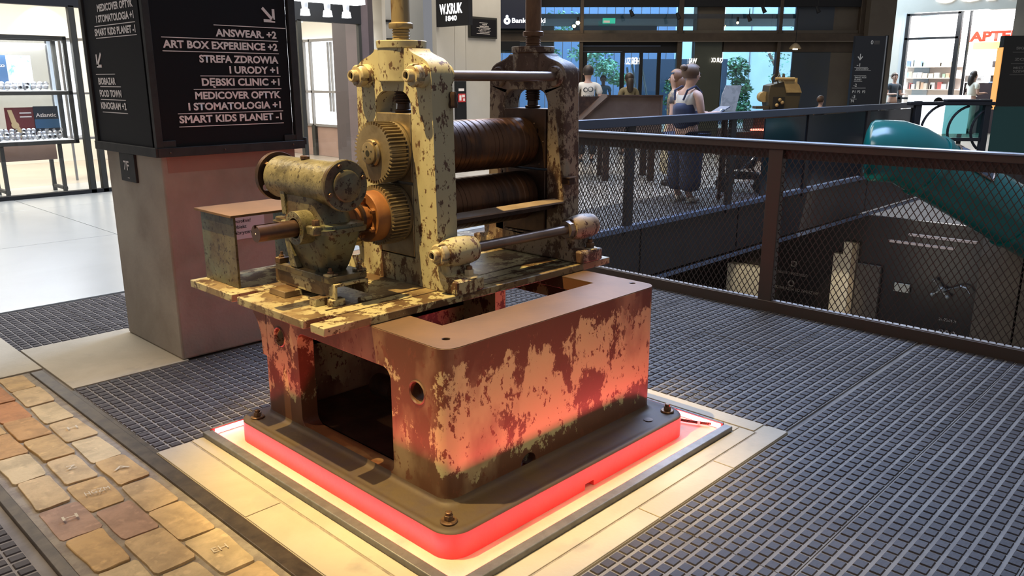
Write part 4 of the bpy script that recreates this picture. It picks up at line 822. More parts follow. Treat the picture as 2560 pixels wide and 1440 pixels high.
# bank sign
bs = thing('bank_sign', 'dark blue bank sign with glowing white emblem and letters', 'sign', at_(.1, 21.5, 2.8), rz=RZ)
MB().box(-.5, .62, 0, .1, -.0, .9).obj('panel', mat('bank_navy', (.012, .016, .045), .4), bs)
MB().prism([circle(-.225, .18, .085, 20), circle(-.225, .18, .03, 12)], 'Y', -.012, 0).lathe([(0, 0), (0, .035), (.01, .035), (.01, 0)], (-.225, -.012, .29), (0, 1, 0), 12).obj('emblem', mat('bank_glow', (.85, .92, 1), .5, emit=2.5), bs)
text('Bank Polski', mat('bank_letters', (.9, .94, 1), .5, emit=2), Matrix.Translation((-.1, -.01, .14)) @ Matrix.Rotation(PI/2, 4, 'X'), .85, .11, bs, .02)
tag(MB().box(-.45, .2, 0, .1, 0, .22, M=Matrix.Translation(at_(0, 21.6, 2.27)) @ Matrix.Rotation(RZ, 4, 'Z')).obj('dim_sign', M_hdr), 'dim black strip sign below the bank sign', 'sign')
# lamps of the entrance hall
for i, (s, z, l) in enumerate(((3.0, 3.22, 'over the door glass'), (4.17, 3.15, 'left of the concrete pier'), (5.95, 3.1, 'pair right of the pier'), (6.3, 3.3, 'above the right window'), (7.65, 3.3, 'near the navy wall'))):
    t = thing('ceiling_spotlight', 'small black swivel spotlight %s' % l, 'lamp', at_(s, 21.2, z), rz=RZ)
    MB().cyl((0, 0, 0), (0, 0, .16), .012, n=8).obj('stem', M_hdr, t); MB().lathe([(0, 0), (0, .035), (.16, .055), (.16, 0)], (-.04, 0, .0), (.35, -.2, -.8), 14).obj('lamp_head', M_hdr, t)
for i, (s, z, e) in enumerate(((1.67, 2.93, 40), (5.72, 2.93, 14))):
    t = thing('warm_bulb', 'glowing warm bulb %s' % ('on the beam by the left mullion' if i == 0 else 'on the beam right of the concrete pier'), 'lamp', at_(s, 21.4, z), rz=RZ)
    MB().sphere((0, 0, 0), .05 if i == 0 else .03, n=8).obj('bulb', mat('bulb_glow', (1, .68, .3), .4, emit=e), t); MB().cyl((0, 0, .03), (0, 0, .14), .03, n=10).obj('socket', M_hdr, t)
pn = thing('pendant_lamp', 'dome pendant lamp with a pale rim over the far machine', 'lamp', at_(7.1, 21, 2.28), rz=RZ)
MB().lathe([(0, .15), (.03, .145), (.10, .09), (.14, .03), (.14, 0)], (0, 0, 0), (0, 0, 1), 20).obj('lamp_shade', mat('dull_brass', (.45, .34, .2), .4, .6), pn); MB().cyl((0, 0, .14), (0, 0, 1), .008, n=6).obj('cord', M_hdr, pn); MB().cyl((0, 0, -.02), (0, 0, .02), .06, n=12).obj('bulb', mat('pendant_glow', (1, .85, .6), .4, emit=5), pn)
ex = thing('exit_sign', 'green and white emergency exit sign over the glass doors', 'sign', at_(2.47, 21.5, 2.92), rz=RZ)
MB().box(-.16, .16, 0, .05, 0, .13).obj('box', mat('exit_green', (.03, .45, .30), .5, emit=.6), ex); MB().box(-.14, .02, -.006, 0, .02, .07).obj('arrow', M_white, ex)

# ---------------------------------------------------------------- things standing in the far hall
hp = thing('steel_hopper', 'rusty open steel hopper with a sloping front in the far hall', 'exhibit', at_(1.8, 12.5), rz=RZ)
M_hop = mat('hopper_rust', (.135, .095, .075), .5, .3, (.10, .065, .05), 2, .4, .6)
MB().prism([[(-.42, .55), (.45, .55), (.47, 1.28), (-.34, 1.28), (-.86, .80), (-.86, .74)], [(-.4, .6), (-.4, .62), (-.38, .62)]], 'Y', -.02, 0).obj('side_plate', M_hop, hp)
MB().box(-.36, .48, -.05, .02, 1.275, 1.295).obj('top_lip', M_drk, hp); MB().box(.45, .48, -.03, .9, .55, 1.28).obj('end_plate', M_hop, hp)
MB().prism([[(-.9, .74), (-.33, 1.27), (-.33, 1.30), (-.93, .76)]], 'Y', -.06, .9).obj('sloping_chute', M_drk, hp); MB().box(-.8, .47, .88, .9, .55, 1.26).obj('rear_plate', M_drk, hp)
for s in (-.35, .35):
    for d in (.05, .8): MB().box(s-.05, s+.05, d-.05, d+.05, 0, .56).obj('leg', M_drk, hp)
ib = thing('leaning_board', 'tall white information board leaning back by the far railing', 'sign', at_(3.17, 12.0), rz=RZ)
MB().prism([[(-.13, 1.07), (.09, 1.07), (.16, 1.44), (-.07, 1.44), (-.12, 1.30)]], 'Y', 0, .02).obj('board', mat('grey_white_board', (.45, .46, .47), .6, 0, (.36, .37, .38), 9, .5, .55), ib); MB().box(-.04, .0, .02, .05, 0, 1.1).obj('stand', M_drk, ib)
tb = thing('sloped_panel', 'low white sloped panel with a ring mark in front of the reading woman', 'sign', at_(2.70, 10.35), rz=RZ)
MB().prism([[(-.13, 1.085), (.26, 1.095), (.17, 1.12), (-.05, 1.16)]], 'Y', 0, .2).obj('panel', mat('panel_white', (.55, .62, .66), .5), tb); MB().box(-.02, .02, .1, .14, 0, 1.07).obj('stand', M_drk, tb)
fm_ = thing('far_machine', 'yellow and black old machine on a red-lit base in the far hall', 'exhibit', at_(5.15, 16), rz=RZ)
M_yel = mat('machine_yellow', (.42, .30, .12), .5, .2, (.30, .21, .09), 4, .4, .6); M_mdk = mat('machine_dark', (.07, .055, .03), .45, .3)
MB().prism([[(-.16, .9), (.38, .9), (.42, 1.32), (.30, 1.45), (.1, 1.50), (-.2, 1.42), (-.22, 1.2)]], 'Y', -.1, .35).obj('body', M_mdk, fm_, .015); MB().prism([[(.12, 1.28), (.42, 1.28), (.36, 1.42), (.24, 1.52), (.05, 1.53)]], 'Y', -.13, .2).obj('cover', M_yel, fm_, .01)
MB().cyl((-.24, .05, 1.2), (-.22, .3, 1.2), .10, n=24).obj('flywheel', M_yel, fm_)
for x_ in (-.15, -.05): MB().tube([Vector((x_, -.12, 1.45)), Vector((x_-.03, -.12, 1.56)), Vector((x_+.02, -.12, 1.62))], .014, 6).obj('bent_pipe', M_mdk, fm_)
MB().box(-.12, .10, -.115, -.10, .98, 1.2).obj('dark_recess', M_black, fm_)
MB().cyl((-.12, -.14, 1.54), (.25, -.14, 1.54), .03, n=10).obj('top_bar', M_yel, fm_); MB().cyl((.33, 0, 1.4), (.33, 0, 1.56), .028, n=8).obj('plug', M_yel, fm_); MB().cyl((.08, 0, 1.5), (.08, 0, 1.64), .045, .02, n=8).obj('oiler', M_mdk, fm_)
MB().box(-.45, -.2, -.15, .1, .98, 1.03).obj('side_table', M_mdk, fm_); MB().box(-.5, .5, -.2, .5, .56, .9).obj('base', M_drk, fm_)
for p in ((-.05, 1.05), (.05, 1.1), (-.0, 1.15)): MB().sphere((p[0], -.14, p[1]), .035, n=6).obj('valve', M_yel, fm_)
lb = MB().cyl(at_(4.55, 15.6, .60), at_(5.05, 15.6, .60), .02, n=8).obj('red_light_bar', mat('far_red_glow', (1, .15, .1), .5, emit=7)); tag(lb, 'red light tube at the base of the far machine', 'lamp')
tag(MB().box(4.3, 6.2, 0, 1.4, 0, .55, M=Matrix.Translation(FW*15.7) @ Matrix.Rotation(RZ, 4, 'Z')).obj('far_plinth', M_drk), 'dark low plinth under the far yellow machine', 'plinth')
# directory pylon
py = thing('directory_pylon', 'tall black floor directory pylon with white level numbers and an arrow', 'sign', at_(8.6, 20), rz=RZ)
MB().box(-.42, .30, 0, .12, 0, 2.54).obj('panel', mat('pylon_black', (.022, .026, .036), .4), py); MB().box(.30, .325, -.02, .14, 0, 2.54).obj('steel_edge', mat('pale_steel_edge', (.45, .5, .55), .3, .8), py); MB().box(.33, .36, -.02, .14, 0, 2.55).obj('dark_edge', M_hdr, py)
M_pw = mat('pylon_white', (.72, .76, .80), .6); RX = Matrix.Rotation(PI/2, 4, 'X')
for s, x, z, wd, cp in (('0', -.05, 2.35, .06, .09), ('-1', -.33, 1.84, .08, .07), ('CHOCOSIDO', -.34, 1.765, .30, .035), ('SMART KIDS', -.35, 1.565, .28, .035), ('PLANET', -.35, 1.515, .17, .035), ('-2', -.36, 1.37, .08, .07), ('-3', -.37, 1.10, .08, .07), ('P1', -.37, 1.22, .07, .06), ('P2', -.25, 1.22, .07, .06), ('P3', -.13, 1.22, .07, .06), ('P4', -.38, 1.0, .07, .06)): text(s, M_pw, Matrix.Translation((x, -.004, z)) @ RX, wd, cp, py, .02)
for x0, x1, z in ((-.38, -.06, 1.815), (-.36, .02, 1.745), (-.37, -.08, 1.625), (-.36, -.16, 1.495), (-.39, -.06, 1.335), (-.41, -.25, 1.075)): MB().box(x0, x1, -.006, 0, z-.004, z+.004).obj('rule', M_pw, py)
MB().box(-.275, -.255, -.006, 0, 2.0, 2.13).obj('arrow_shaft', M_pw, py); MB().prism([[(-.33, 2.06), (-.315, 2.075), (-.265, 2.01), (-.215, 2.075), (-.2, 2.06), (-.265, 1.975)]], 'Y', -.006, 0).obj('arrow_head', M_pw, py)
for z in (2.36, 2.39, 2.42): MB().box(.03, .16, -.006, 0, z-.008, z+.006).obj('text_line', M_greyf, py)
rp = thing('right_pylon', 'big dark directory panel cut by the right edge of the picture', 'sign', at_(10.55, 18), rz=RZ)
MB().box(0, 1.4, 0, .15, .9, 2.44).obj('panel', mat('pylon_brownblack', (.014, .013, .012), .4), rp); MB().box(-.02, 0, -.02, .17, .9, 2.2).obj('lit_edge', mat('orange_lit_edge', (.9, .42, .12), .4, emit=.8), rp); MB().box(.1, .2, .05, .1, 0, .9).obj('stand', M_hdr, rp)
for s, z in (('SKLEP', 2.16), ('ZOO', 1.93), ('MISTER', 1.75), ('SZEWC', 1.68)): text(s, M_greyf, Matrix.Translation((.28, -.004, z)) @ RX, .35, .05, rp, .02)
for z in (2.1, 1.86, 1.63): MB().box(.22, 1.3, -.006, 0, z-.004, z+.004).obj('rule', M_greyf, rp)

# pharmacy front, facing -X
ph = sroot('wall_pharmacy')
PX = 27.0
bx('upper_wall', M_wallc, ph, PX, PX+.2, 2, 9.3, 3.48, 6); bx('pier', M_wallc, ph, PX, PX+.2, 9.3, 11.0, 0, 6); bx('reveal', M_wallg, ph, PX-.02, PX+.3, 9.22, 9.32, 0, 3.5); bx('dark_pier', M_fcon, ph, PX-.3, PX+.1, 5.0, 6.25, 0, 4)
bx('wall_seam', M_greyf, ph, PX-.004, PX, 9.3, 11.0, 1.655, 1.665)
for a in ((9.12, 9.22, 0, 3.48), (7.66, 7.78, 0, 3.48), (7.42, 7.46, 0, 3.48)): bx('window_post', M_hdr, ph, PX-.05, PX+.1, a[0], a[1], a[2], a[3])
for z in (.95, 2.72, 3.42): bx('window_rail', M_hdr, ph, PX-.05, PX+.1, 7.7, 9.2, z, z+.06)
struct(MB().box(PX, PX+.006, 7.78, 9.12, 1.0, 3.42).obj('window_20', M_glass, ph))
M_lit = mat('glowing_pharmacy_surface', (.98, .98, 1), .5, emit=1.3)  # interior brightness put into wall, ceiling and board as a glow
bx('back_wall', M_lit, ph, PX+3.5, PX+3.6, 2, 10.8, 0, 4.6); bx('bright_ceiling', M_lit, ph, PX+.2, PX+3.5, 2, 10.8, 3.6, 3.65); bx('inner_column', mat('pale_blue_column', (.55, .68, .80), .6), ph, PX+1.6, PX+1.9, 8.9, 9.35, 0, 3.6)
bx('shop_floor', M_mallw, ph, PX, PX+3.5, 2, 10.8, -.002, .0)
st = thing('shop_logo', 'big round glowing white letters of a shop name cut by the top edge', 'sign', (PX-.05, 8, 3.8))
text('SUPER', M_whiteE, plane_x(PX-.03, 8.45, 3.79), 3.3, .62, st, .06)
st = thing('pharmacy_sign', 'red APTEKA letters over a yellow-green strip inside the pharmacy', 'sign', (PX+.8, 7, 2.5))
text('APTEKA', mat('apteka_red', (.85, .05, .02), .5, emit=.5), plane_x(PX+.78, 7.62, 2.66), 1.72, .26, st, .05); MB().box(PX+.8, PX+.83, 5.6, 7.5, 2.42, 2.62).obj('green_strip', mat('lime_strip', (.75, .88, .25), .5, emit=.7), st)
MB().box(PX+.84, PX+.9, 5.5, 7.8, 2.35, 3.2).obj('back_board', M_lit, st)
tag(MB().prism([[(6.55, 2.2), (6.15, 2.2), (6.15, 1.95), (6.22, 1.95), (6.22, 2.1), (6.55, 2.1)]], 'X', PX+.7, PX+.75).obj('red_bracket_sign', mat('sign_pinkred', (.75, .06, .10), .5)), 'red angular hanging sign below the pharmacy letters', 'sign')
M_box = [mat('box_%s' % n, c, .6) for n, c in (('red', (.75, .22, .2)), ('white', (.9, .9, .9)), ('green', (.45, .65, .48)), ('blue', (.35, .5, .75)), ('cyan', (.6, .85, .9)), ('orange', (.85, .6, .42)), ('beige', (.85, .8, .7)))]
CN = ('red', 'white', 'green', 'blue', 'cyan', 'orange', 'beige')
for si, (y0, y1, zs, nm) in enumerate(((7.9, 9.6, (1.25, 1.6, 1.95), 'behind the window'), (6.3, 7.2, (1.0, 1.35, 1.7), 'in the doorway'))):
    sh = thing('product_shelf', 'white shelf unit of small products %s' % nm, 'shelf', (PX+1.3+si*.3, (y0+y1)/2, 0)); X_ = PX+1.3+si*.3
    for z in zs: MB().box(X_, X_+.4, y0, y1, z-.03, z).obj('shelf', M_white, sh)
    MB().box(X_+.38, X_+.42, y0, y1, 0, 2.1).obj('back', M_white if si == 0 else mat('shelf_dark', (.05, .04, .04), .6), sh)
    for ri, z in enumerate(zs):
        y = y1-.18; qi = 0
        while y > y0+.03:
            wd = rnd.uniform(.06, .15); q = rnd.choice((0, 1, 1, 1, 2, 3, 4, 5, 6, 1, 6))
            t = MB().box(X_+.05, X_+.2, y, y+wd, z, z+rnd.uniform(.1, .25)).obj('product_box', M_box[q], None, .004)
            tag(t, '%s product box, %s from the left on the %s shelf %s' % (CN[q], ORD[qi], ('bottom', 'middle', 'top')[ri], nm), 'box', '%s boxes, %s shelf %s' % (CN[q], ('bottom', 'middle', 'top')[ri], nm)); qi += 1; y -= wd+rnd.uniform(.01, .06)
sb = thing('dark_promo_stand', 'dark promotional stand with white words in the pharmacy doorway', 'sign', (PX+.1, 7.1, 0))
MB().box(PX+.1, PX+.2, 6.3, 7.4, 0, 1.45).obj('panel', mat('promo_dark', (.04, .025, .03), .5), sb); MB().box(PX+.08, PX+.1, 6.9, 7.4, 1.47, 1.66).obj('header_card', M_white, sb); text('LAMOS', M_greyf, plane_x(PX+.075, 7.3, 1.53), .32, .06, sb, .01)
for s, z in (('NOWY', 1.28), ('ROK', 1.06)): text(s, M_white, plane_x(PX+.09, 7.35, z), .35, .11, sb, .03)
area('pharmacy_light', (PX+1.6, 8, 3.5), (PX+1.6, 8, 0), (1, 1, 1), 420, 5, 2)

cn = thing('lit_counter_board', 'brightly lit white counter board below the pharmacy window', 'board', at_(10.4, 20), rz=RZ)
MB().box(-.78, .72, 0, .06, .25, 1.17).obj('panel', mat('lit_white_board', (.85, .92, 1), .5, emit=1.5), cn, .005); MB().prism([arc(-.06, 1.0, .12, 0, 180, 8)], 'Y', -.008, 0).obj('printed_cap', M_hdr, cn); MB().box(-.7, -.6, .06, .1, 0, .3).box(.55, .65, .06, .1, 0, .3).obj('feet', M_hdr, cn)
# end guard structure of the far railing with curved bars
es = thing('escalator_guard', 'black steel guard with curved bars and blue-green glass at the end of the atrium', 'guard', at_(7.4, 14), rz=RZ)
M_gd = mat('guard_steel', (.03, .032, .04), .4, .4)
for s in (-.50, .68): MB().box(s-.05, s+.05, -.05, .05, 0, 1.17).obj('post', M_gd, es, .004)
MB().box(-.66, .78, -.07, .07, 1.10, 1.16).obj('top_rail', M_gd, es, .01); MB().box(-.05, .72, -.07, .07, 1.16, 1.20).obj('top_cap', M_gd, es, .01); MB().box(-.5, .7, -.03, .03, .50, .56).obj('low_rail', M_gd, es)
for cx_, r_ in ((.05, .45), (.48, .42), (.86, .40)): MB().tube([Vector((cx_+r_*-math.cos(R(a)), 0, .68+r_*math.sin(R(a))) ) for a in range(-50, 85, 9)], .022, 8).obj('curved_bar', M_gd, es)
MB().box(.0, .66, .05, .06, .56, 1.1).obj('glass', glass('teal_glass', (.35, .6, .6), .05, .15), es)
gl = MB().box(.8, 2.4, -.02, .0, .2, 1.08).obj('green_panel', mat('dark_green_panel', (.015, .07, .06), .25), es)

# ---------------------------------------------------------------- the green tube slide
sl = thing('tube_slide', 'large glossy green tube slide descending through the atrium', 'slide', at_(6.0, 13, 0))
M_sl = mat('glossy_green_plastic', (.004, .115, .11), .2, 0, (.004, .10, .095), .6, .4, .6, spec=.7)
bm = bmesh.new()
path = [at_(5.10, 11.5, .545), at_(5.2, 11.45, .545), at_(5.40, 11.4, .54), at_(5.55, 11.4, .50), at_(6.355, 11.4, .069), at_(7.35, 11.4, -.476), at_(7.6, 11.4, -.61)]
RAD = .43; rings = []
c0 = path[0]; e0 = (path[0]-path[1]).normalized()
for i, p in enumerate(path):
    d = (path[min(i+1, len(path)-1)]-path[max(i-1, 0)]).normalized(); u = d.cross(Vector((0, 0, 1))).normalized(); v = u.cross(d)
    rings.append([bm.verts.new(p+(u*math.cos(2*PI*k/40)+v*math.sin(2*PI*k/40))*RAD) for k in range(40)])
u = e0.cross(Vector((0, 0, 1))).normalized(); v = u.cross(e0)
for th in (25, 50, 75, 88):
    cth, sth = math.cos(R(th)), math.sin(R(th)); rings.insert(0, [bm.verts.new(c0+e0*sth*RAD*.3+(-u*math.cos(2*PI*k/40)+v*math.sin(2*PI*k/40)*-1)*RAD*cth) for k in range(40)]) if False else rings.insert(0, [bm.verts.new(c0+e0*sth*RAD*.3+(rings[0][k].co-rings[0][0].co.lerp(rings[0][20].co, .5)).normalized()*RAD*cth) for k in range(40)])
for a, b in zip(rings, rings[1:]):
    for k in range(40): bm.faces.new((a[k], a[(k+1) % 40], b[(k+1) % 40], b[k]))
mb = MB(); mb.bm.free(); mb.bm = bm; mb.obj('tube', M_sl, sl, 0, 60)
M_dome = mat('smoked_dome', (.10, .14, .22), .05, .3, spec=1); d_ = (path[5]-path[4]).normalized(); u_ = d_.cross(Vector((0, 0, 1))).normalized(); v_ = u_.cross(d_)
if u_.dot(FW) > 0: u_ = -u_
for t_, nm in ((.27, 'a'), (1.44, 'b')):
    c = path[4]+d_*(t_-.40); nn = (u_*.62+v_*.78).normalized(); tt = d_.cross(nn).normalized()
    bmr = bmesh.new(); g = []
    for i in range(9):
        row = []
        for j in range(9):
            x = (i/8-.5)*.55; ang = (j/8-.5)*.85; h = .05*max(0, 1-(2*i/8-1)**4)*max(0, 1-(2*j/8-1)**4)
            row.append(bmr.verts.new(c+d_*x+(nn*math.cos(ang)+tt*math.sin(ang))*(RAD+.008+h)))
        g.append(row)
    for i in range(8):
        for j in range(8): bmr.faces.new((g[i][j], g[i+1][j], g[i+1][j+1], g[i][j+1]))
    mb = MB(); mb.bm.free(); mb.bm = bmr; mb.obj('window_dome', M_dome, sl, 0, 60, label='clear bulging window dome')
    for s_ in (0, 8): MB().tube([v.co if False else c+d_*((s_/8-.5)*.55)+(nn*math.cos((j/8-.5)*.85)+tt*math.sin((j/8-.5)*.85))*(RAD+.012) for j in range(9)], .014, 6).obj('dome_rim', M_steelbar, sl)
    for s_ in (0, 8): MB().tube([c+d_*((i/8-.5)*.55)+(nn*math.cos((s_/8-.5)*.85)+tt*math.sin((s_/8-.5)*.85))*(RAD+.012) for i in range(9)], .014, 6).obj('dome_rim', M_steelbar, sl)
for t_ in (-.66, .88): MB().lathe([(-.03, RAD), (-.03, RAD+.03), (.03, RAD+.03), (.03, RAD)], path[4]+d_*(t_+.1), d_, 40).obj('joint_collar', M_sl, sl)

# ---------------------------------------------------------------- people
M_skin = mat('skin', (.55, .34, .26), .6); M_hair = mat('dark_hair', (.025, .016, .012), .5); M_hairb = mat('brown_hair', (.11, .06, .035), .5); M_hairr = mat('auburn_hair', (.20, .095, .05), .5)
def skin_mesh(nm, chains, m, root=0, sub=1):
    """chains: lists of (x, y, z, r); the first point of a later chain may be ('@', k) to branch off vertex k"""
    V, E, RR = [], [], []
    for ch in chains:
        prev = None
        for q in ch:
            if q[0] == '@': prev = q[1]; continue
            V.append(q[:3]); RR.append(q[3:] if len(q) > 4 else (q[3], q[3]))
            if prev is not None: E.append((prev, len(V)-1))
            prev = len(V)-1
    me = bpy.data.meshes.new(nm); me.from_pydata(V, E, []); o = bpy.data.objects.new('tmp', me); C.objects.link(o)
    s = o.modifiers.new('s', 'SKIN'); s.use_smooth_shade = True
    for i, r_ in enumerate(RR): me.skin_vertices[0].data[i].radius = r_
    me.skin_vertices[0].data[root].use_root = True
    ss = o.modifiers.new('u', 'SUBSURF'); ss.levels = ss.render_levels = sub
    out = bpy.data.meshes.new_from_object(o.evaluated_get(bpy.context.evaluated_depsgraph_get())); bpy.data.objects.remove(o)
    out.materials.clear(); out.materials.append(m); return out
def person(label, loc, rz, H=1.7, top=None, bottom=None, hair=M_hair, arms=None, dress=False, longhair=False, bun=False, sleeveless=False, nod=0, shoes=None, bib=None, phone=False, woman=True, wide=1.0):
    k = H/1.7; t = thing('person', label, 'person', loc, rz=rz); sh = .165 if woman else .19
    arms = arms or [[(.06, .0, -.28), (.02, .05, -.25)]]*2
    S = lambda ch: [q if q[0] == '@' else tuple(v*k for v in q) for q in ch]
    body = [[(0, 0, .93, .115), (0, 0, 1.08, .10), (0, 0, 1.27, .115), (0, 0, 1.39, .075), (0, .005, 1.455, .048), (0, .015+nod*.3, 1.52, .058), (0, .02+nod, 1.575, .075), (0, .01+nod, 1.64, .085), (0, 0+nod, 1.69, .055)]]
    n0 = 9; idx = n0; hands = []
    slv = [[(0, 0, 1.0, .135), (0, 0, 1.12, .125), (0, 0, 1.28, .14), (0, 0, 1.385, .09)]]
    for si, sg_ in enumerate((-1, 1)):
        a, b = arms[si]
        p0 = (sg_*sh, 0, 1.375, .052); p1 = (sg_*(sh+a[0]), a[1], 1.375+a[2], .04); p2 = (p1[0]+sg_*b[0], p1[1]+b[1], p1[2]+b[2], .028)
        dx = Vector(b).normalized(); dx.x *= sg_; h = (p2[0]+dx.x*.06, p2[1]+dx.y*.06, p2[2]+dx.z*.06, .034, .02)
        body.append([('@', 3), p0, p1, p2, h]); hi = idx+3; idx += 4
        side = dx.cross(Vector((0, 0, 1))); side = side.normalized() if side.length > .1 else Vector((0, 1, 0))
        for fi, (o_, ln) in enumerate(((-.026, .055), (-.009, .07), (.009, .065), (.026, .05))):
            q0 = Vector(h[:3])+side*o_+dx*.03; q1 = q0+dx*ln*.55+Vector((0, 0, -.008)); q2 = q1+dx*ln*.4+Vector((0, 0, -.018))
            body.append([('@', hi), (*q0, .010), (*q1, .009), (*q2, .0075)]); idx += 3
        q0 = Vector(h[:3])-side*.035*sg_; q1 = q0+dx*.03-side*.012*sg_; q2 = q1+dx*.025; body.append([('@', hi), (*q0, .011), (*q1, .010), (*q2, .008)]); idx += 3
        slv.append([('@', 3), (sg_*sh, 0, 1.375, .066), (sg_*(sh+a[0]*.55), a[1]*.55, 1.375+a[2]*.55, .068 if not sleeveless else .03)])
    legs = []
    for sg_ in (-1, 1):
        body.append([('@', 0), (sg_*.085, 0, .86, .085), (sg_*.095, 0, .49, .055), (sg_*.10, -.01, .10, .036), (sg_*.10, .03, .045, .036), (sg_*.105, .12, .03, .03)])
        legs.append([('@', 0), (sg_*.085, 0, .84, .105*wide), (sg_*.1, 0, .49, .085*wide), (sg_*.11, -.01, .12, .085*wide)])
    link('body', skin_mesh('body', [S(c) for c in body], M_skin), t)
    if top: link('shirt', skin_mesh('shirt', [S(c) for c in (slv if not sleeveless else [slv[0], [('@', 3), (-sh*.8, 0, 1.38, .05)], [('@', 3), (sh*.8, 0, 1.38, .05)]])], top), t)
    if bottom:
        if dress: bott = [[(0, 0, 1.05, .13), (0, 0, .9, .16), (0, 0, .6, .19), (0, 0, .3, .21), (0, 0, .14, .22)]]
        else: bott = [[(0, 0, .96, .13*max(1, wide*.82))]]+legs
        link('trousers' if not dress else 'skirt', skin_mesh('trousers', [S(c) for c in bott], bottom), t)
    hc = Vector((0, -.012+nod, 1.645))*k
    mb = MB(); mb.sphere(hc, .105*k, (.95, 1.03, 1.05), 12)
    bmesh.ops.delete(mb.bm, geom=[v for v in mb.bm.verts if (v.co.y-hc.y) > .045*k and (v.co.z-hc.z) < .05*k or (v.co.z-hc.z) < -.085*k and not longhair], context='VERTS')
    if bun: mb.sphere((0, (-.115+nod)*k, 1.70*k), .042*k, n=8)
    mb.obj('hair', hair, t, 0, 60)
    if longhair: link('long_hair', skin_mesh('long_hair', [S(c) for c in [[(0, -.05+nod, 1.66, .09), (0, -.075+nod, 1.55, .095), (0, -.09+nod, 1.42, .085), (0, -.10, 1.32, .05)]]], hair), t)
    mb = MB()
    for sg_ in (-1, 1): mb.sphere((sg_*.083*k, (.01+nod)*k, 1.60*k), .024*k, (.4, .8, 1.2), 6)
    mb.obj('ears', M_skin, t)
    MB().lathe([(0, .016*k), (.03*k, .008*k), (.034*k, 0)], (0, (.085+nod)*k, 1.60*k), (0, 1, -.35), 8).obj('nose', M_skin, t)
    for sg_ in (-1, 1): MB().sphere((sg_*.03*k, (.088+nod)*k, 1.625*k), .010*k, n=5).obj('eye', M_hair, t)
    MB().box(-.022*k, .022*k, (.083+nod)*k, (.092+nod)*k, 1.553*k, 1.562*k).obj('mouth', mat('lips', (.35, .10, .09), .6), t)
    for sg_ in (-1, 1): link('shoe', skin_mesh('shoe', [S([(sg_*.10, -.03, .045, .048), (sg_*.10, .05, .04, .045), (sg_*.105, .15, .035, .038)])], shoes or M_hair), t)
    return t, k
M_tee = mat('white_tshirt', (.66, .62, .56), .8); M_dk = mat('black_cloth', (.015, .015, .018), .8); M_den = mat('dark_denim', (.035, .045, .095), .85); M_pale = mat('pale_blue_shirt', (.42, .55, .72), .8); M_ol = mat('olive_top', (.16, .13, .07), .8)
relaxed = [[(.06, .0, -.28), (.0, .04, -.25)], [(.06, .0, -.28), (.0, .04, -.25)]]; hold = [[(.03, .03, -.26), (-.05, .22, .02)], [(.03, .03, -.26), (-.05, .22, .02)]]
# main reading woman: faces right and away
t, k = person('woman in white top and dark denim dungarees with hair clipped up reading a booklet', at_(2.20, 10.3), R(YAW-90-62), 1.66, M_tee, M_den, M_hairb, hold, wide=1.5, bun=True, sleeveless=True, nod=.035, shoes=M_tee); t.scale = (1.18, 1.18, 1)
link('dungaree_back', skin_mesh('bib', [[(0, -.005, .90, .165), (0, -.018, 1.05, .145), (0, -.035, 1.17, .14), (0, -.045, 1.26, .13)]], M_den), t)
for sg_ in (-1, 1): MB().tube([Vector((sg_*.07, -.125, 1.27)), Vector((sg_*.10, -.10, 1.39)), Vector((sg_*.11, 0, 1.44)), Vector((sg_*.09, .10, 1.36))], .011, 6).obj('strap', M_den, t)
bk = thing('booklet', 'dark covered booklet held open by the reading woman', 'book', at_(2.62, 10.42, 1.13), rz=R(YAW-90-62))
MB().box(-.09, .09, -.12, .12, 0, .012, M=Matrix.Rotation(R(25), 4, 'X')).obj('cover', mat('booklet_navy', (.08, .10, .15), .4), bk)
t, k = person('man in white printed T-shirt seen from behind near the hopper', at_(1.42, 15.5), R(YAW-90), 1.74, M_tee, M_dk, M_hair, relaxed, woman=False, shoes=M_dk)
M_prt = mat('tshirt_print', (.06, .06, .06), .8)
for s, z, wd in (('MUNCH MUSEUM', 1.22, .2), ('TOKYO', 1.16, .11), ('live music', 1.11, .12)): text(s, M_prt, Matrix.Translation((-wd/2, -.152, z)) @ RX, wd, .028, t, .02)
MB().prism([circle(-.055, 1.34, .045, 14), circle(-.05, 1.34, .028, 14)], 'Y', -.154, -.150).obj('print_motif', M_prt, t); MB().prism([circle(.04, 1.35, .05, 14), circle(.035, 1.355, .034, 14)], 'Y', -.154, -.150).obj('print_motif', M_prt, t)
person('person in pale blue shirt outside the glass door holding something', at_(2.64, 24), R(YAW+90), 1.62, M_pale, M_den, M_hairb, hold, woman=False)
person('person with straight dark bobbed hair and olive top seen over the hopper', at_(2.40, 17), R(YAW-90+10), 1.62, M_ol, M_dk, M_hair, longhair=True)
person('person with auburn hair half hidden behind the reading woman', at_(2.37, 12), R(YAW-90+70), 1.62, mat('patterned_top', (.35, .26, .15), .8, 0, (.08, .07, .08), 14, .45, .55), mat('cream_skirt', (.5, .42, .26), .8), M_hairr, dress=True, longhair=True)
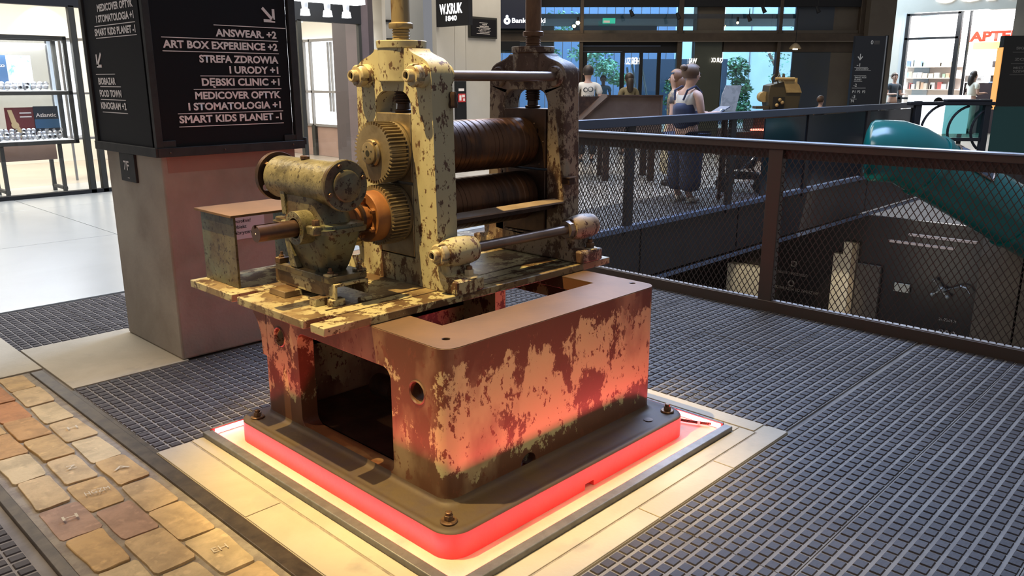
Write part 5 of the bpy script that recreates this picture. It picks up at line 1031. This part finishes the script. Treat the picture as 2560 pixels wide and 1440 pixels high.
person('person in dark blue jacket facing the camera beside the pylon', at_(11.43, 24.8), R(YAW+90+8), 1.69, mat('slate_jacket', (.05, .065, .085), .8), M_dk, M_hairb, hold, woman=False)
person('woman with long black hair and white blouse in the pharmacy doorway', at_(13.35, 24), R(YAW-90-80), 1.74, mat('white_blouse', (.72, .68, .58), .8), mat('cream_trousers', (.62, .57, .47), .8), M_hair, hold, longhair=True)
person('person with brown hair and dark top inside the pharmacy window', at_(13.75, 28), R(YAW-90+20), 1.64, M_dk, M_dk, M_hairr, longhair=True)
person('dark haired person whose head shows just above the far handrail', at_(6.10, 16.3), R(YAW-90-60), 1.19, M_dk, M_dk, M_hairb)
# stroller behind the mesh
sr = thing('stroller', 'dark pushchair with a silver handle parked behind the mesh railing', 'stroller', at_(3.25, 11.3), rz=R(YAW-90-20))
for x, y in ((-.25, -.2), (-.25, .2), (.25, -.2), (.25, .2)): MB().lathe([(-.02, 0), (-.02, .05), (-.015, .11), (.015, .11), (.02, .05), (.02, 0)], (x, y, .11), (0, 1, 0), 20).obj('wheel', M_hdr, sr)
MB().tube([Vector((-.25, -.2, .11)), Vector((.1, -.2, .45)), Vector((.25, -.2, .62))], .014, 8).obj('frame_tube', M_chrome, sr); MB().tube([Vector((-.25, .2, .11)), Vector((.1, .2, .45)), Vector((.25, .2, .62))], .014, 8).obj('frame_tube', M_chrome, sr)
MB().tube([Vector((.25, -.2, .11)), Vector((0, -.2, .4)), Vector((-.1, -.2, .52))], .014, 8).obj('frame_tube', M_drk, sr); MB().tube([Vector((.25, .2, .11)), Vector((0, .2, .4)), Vector((-.1, .2, .52))], .014, 8).obj('frame_tube', M_drk, sr)
MB().cyl((.25, -.22, .62), (.25, .22, .62), .016, n=8).obj('handle', M_chrome, sr); MB().prism([[(-.22, .30), (.14, .34), (.2, .66), (.08, .68), (-.2, .45)]], 'Y', -.17, .17).obj('seat', M_dk, sr, .02); MB().box(-.2, .2, -.15, .15, .18, .26).obj('basket', M_dk, sr, .01)
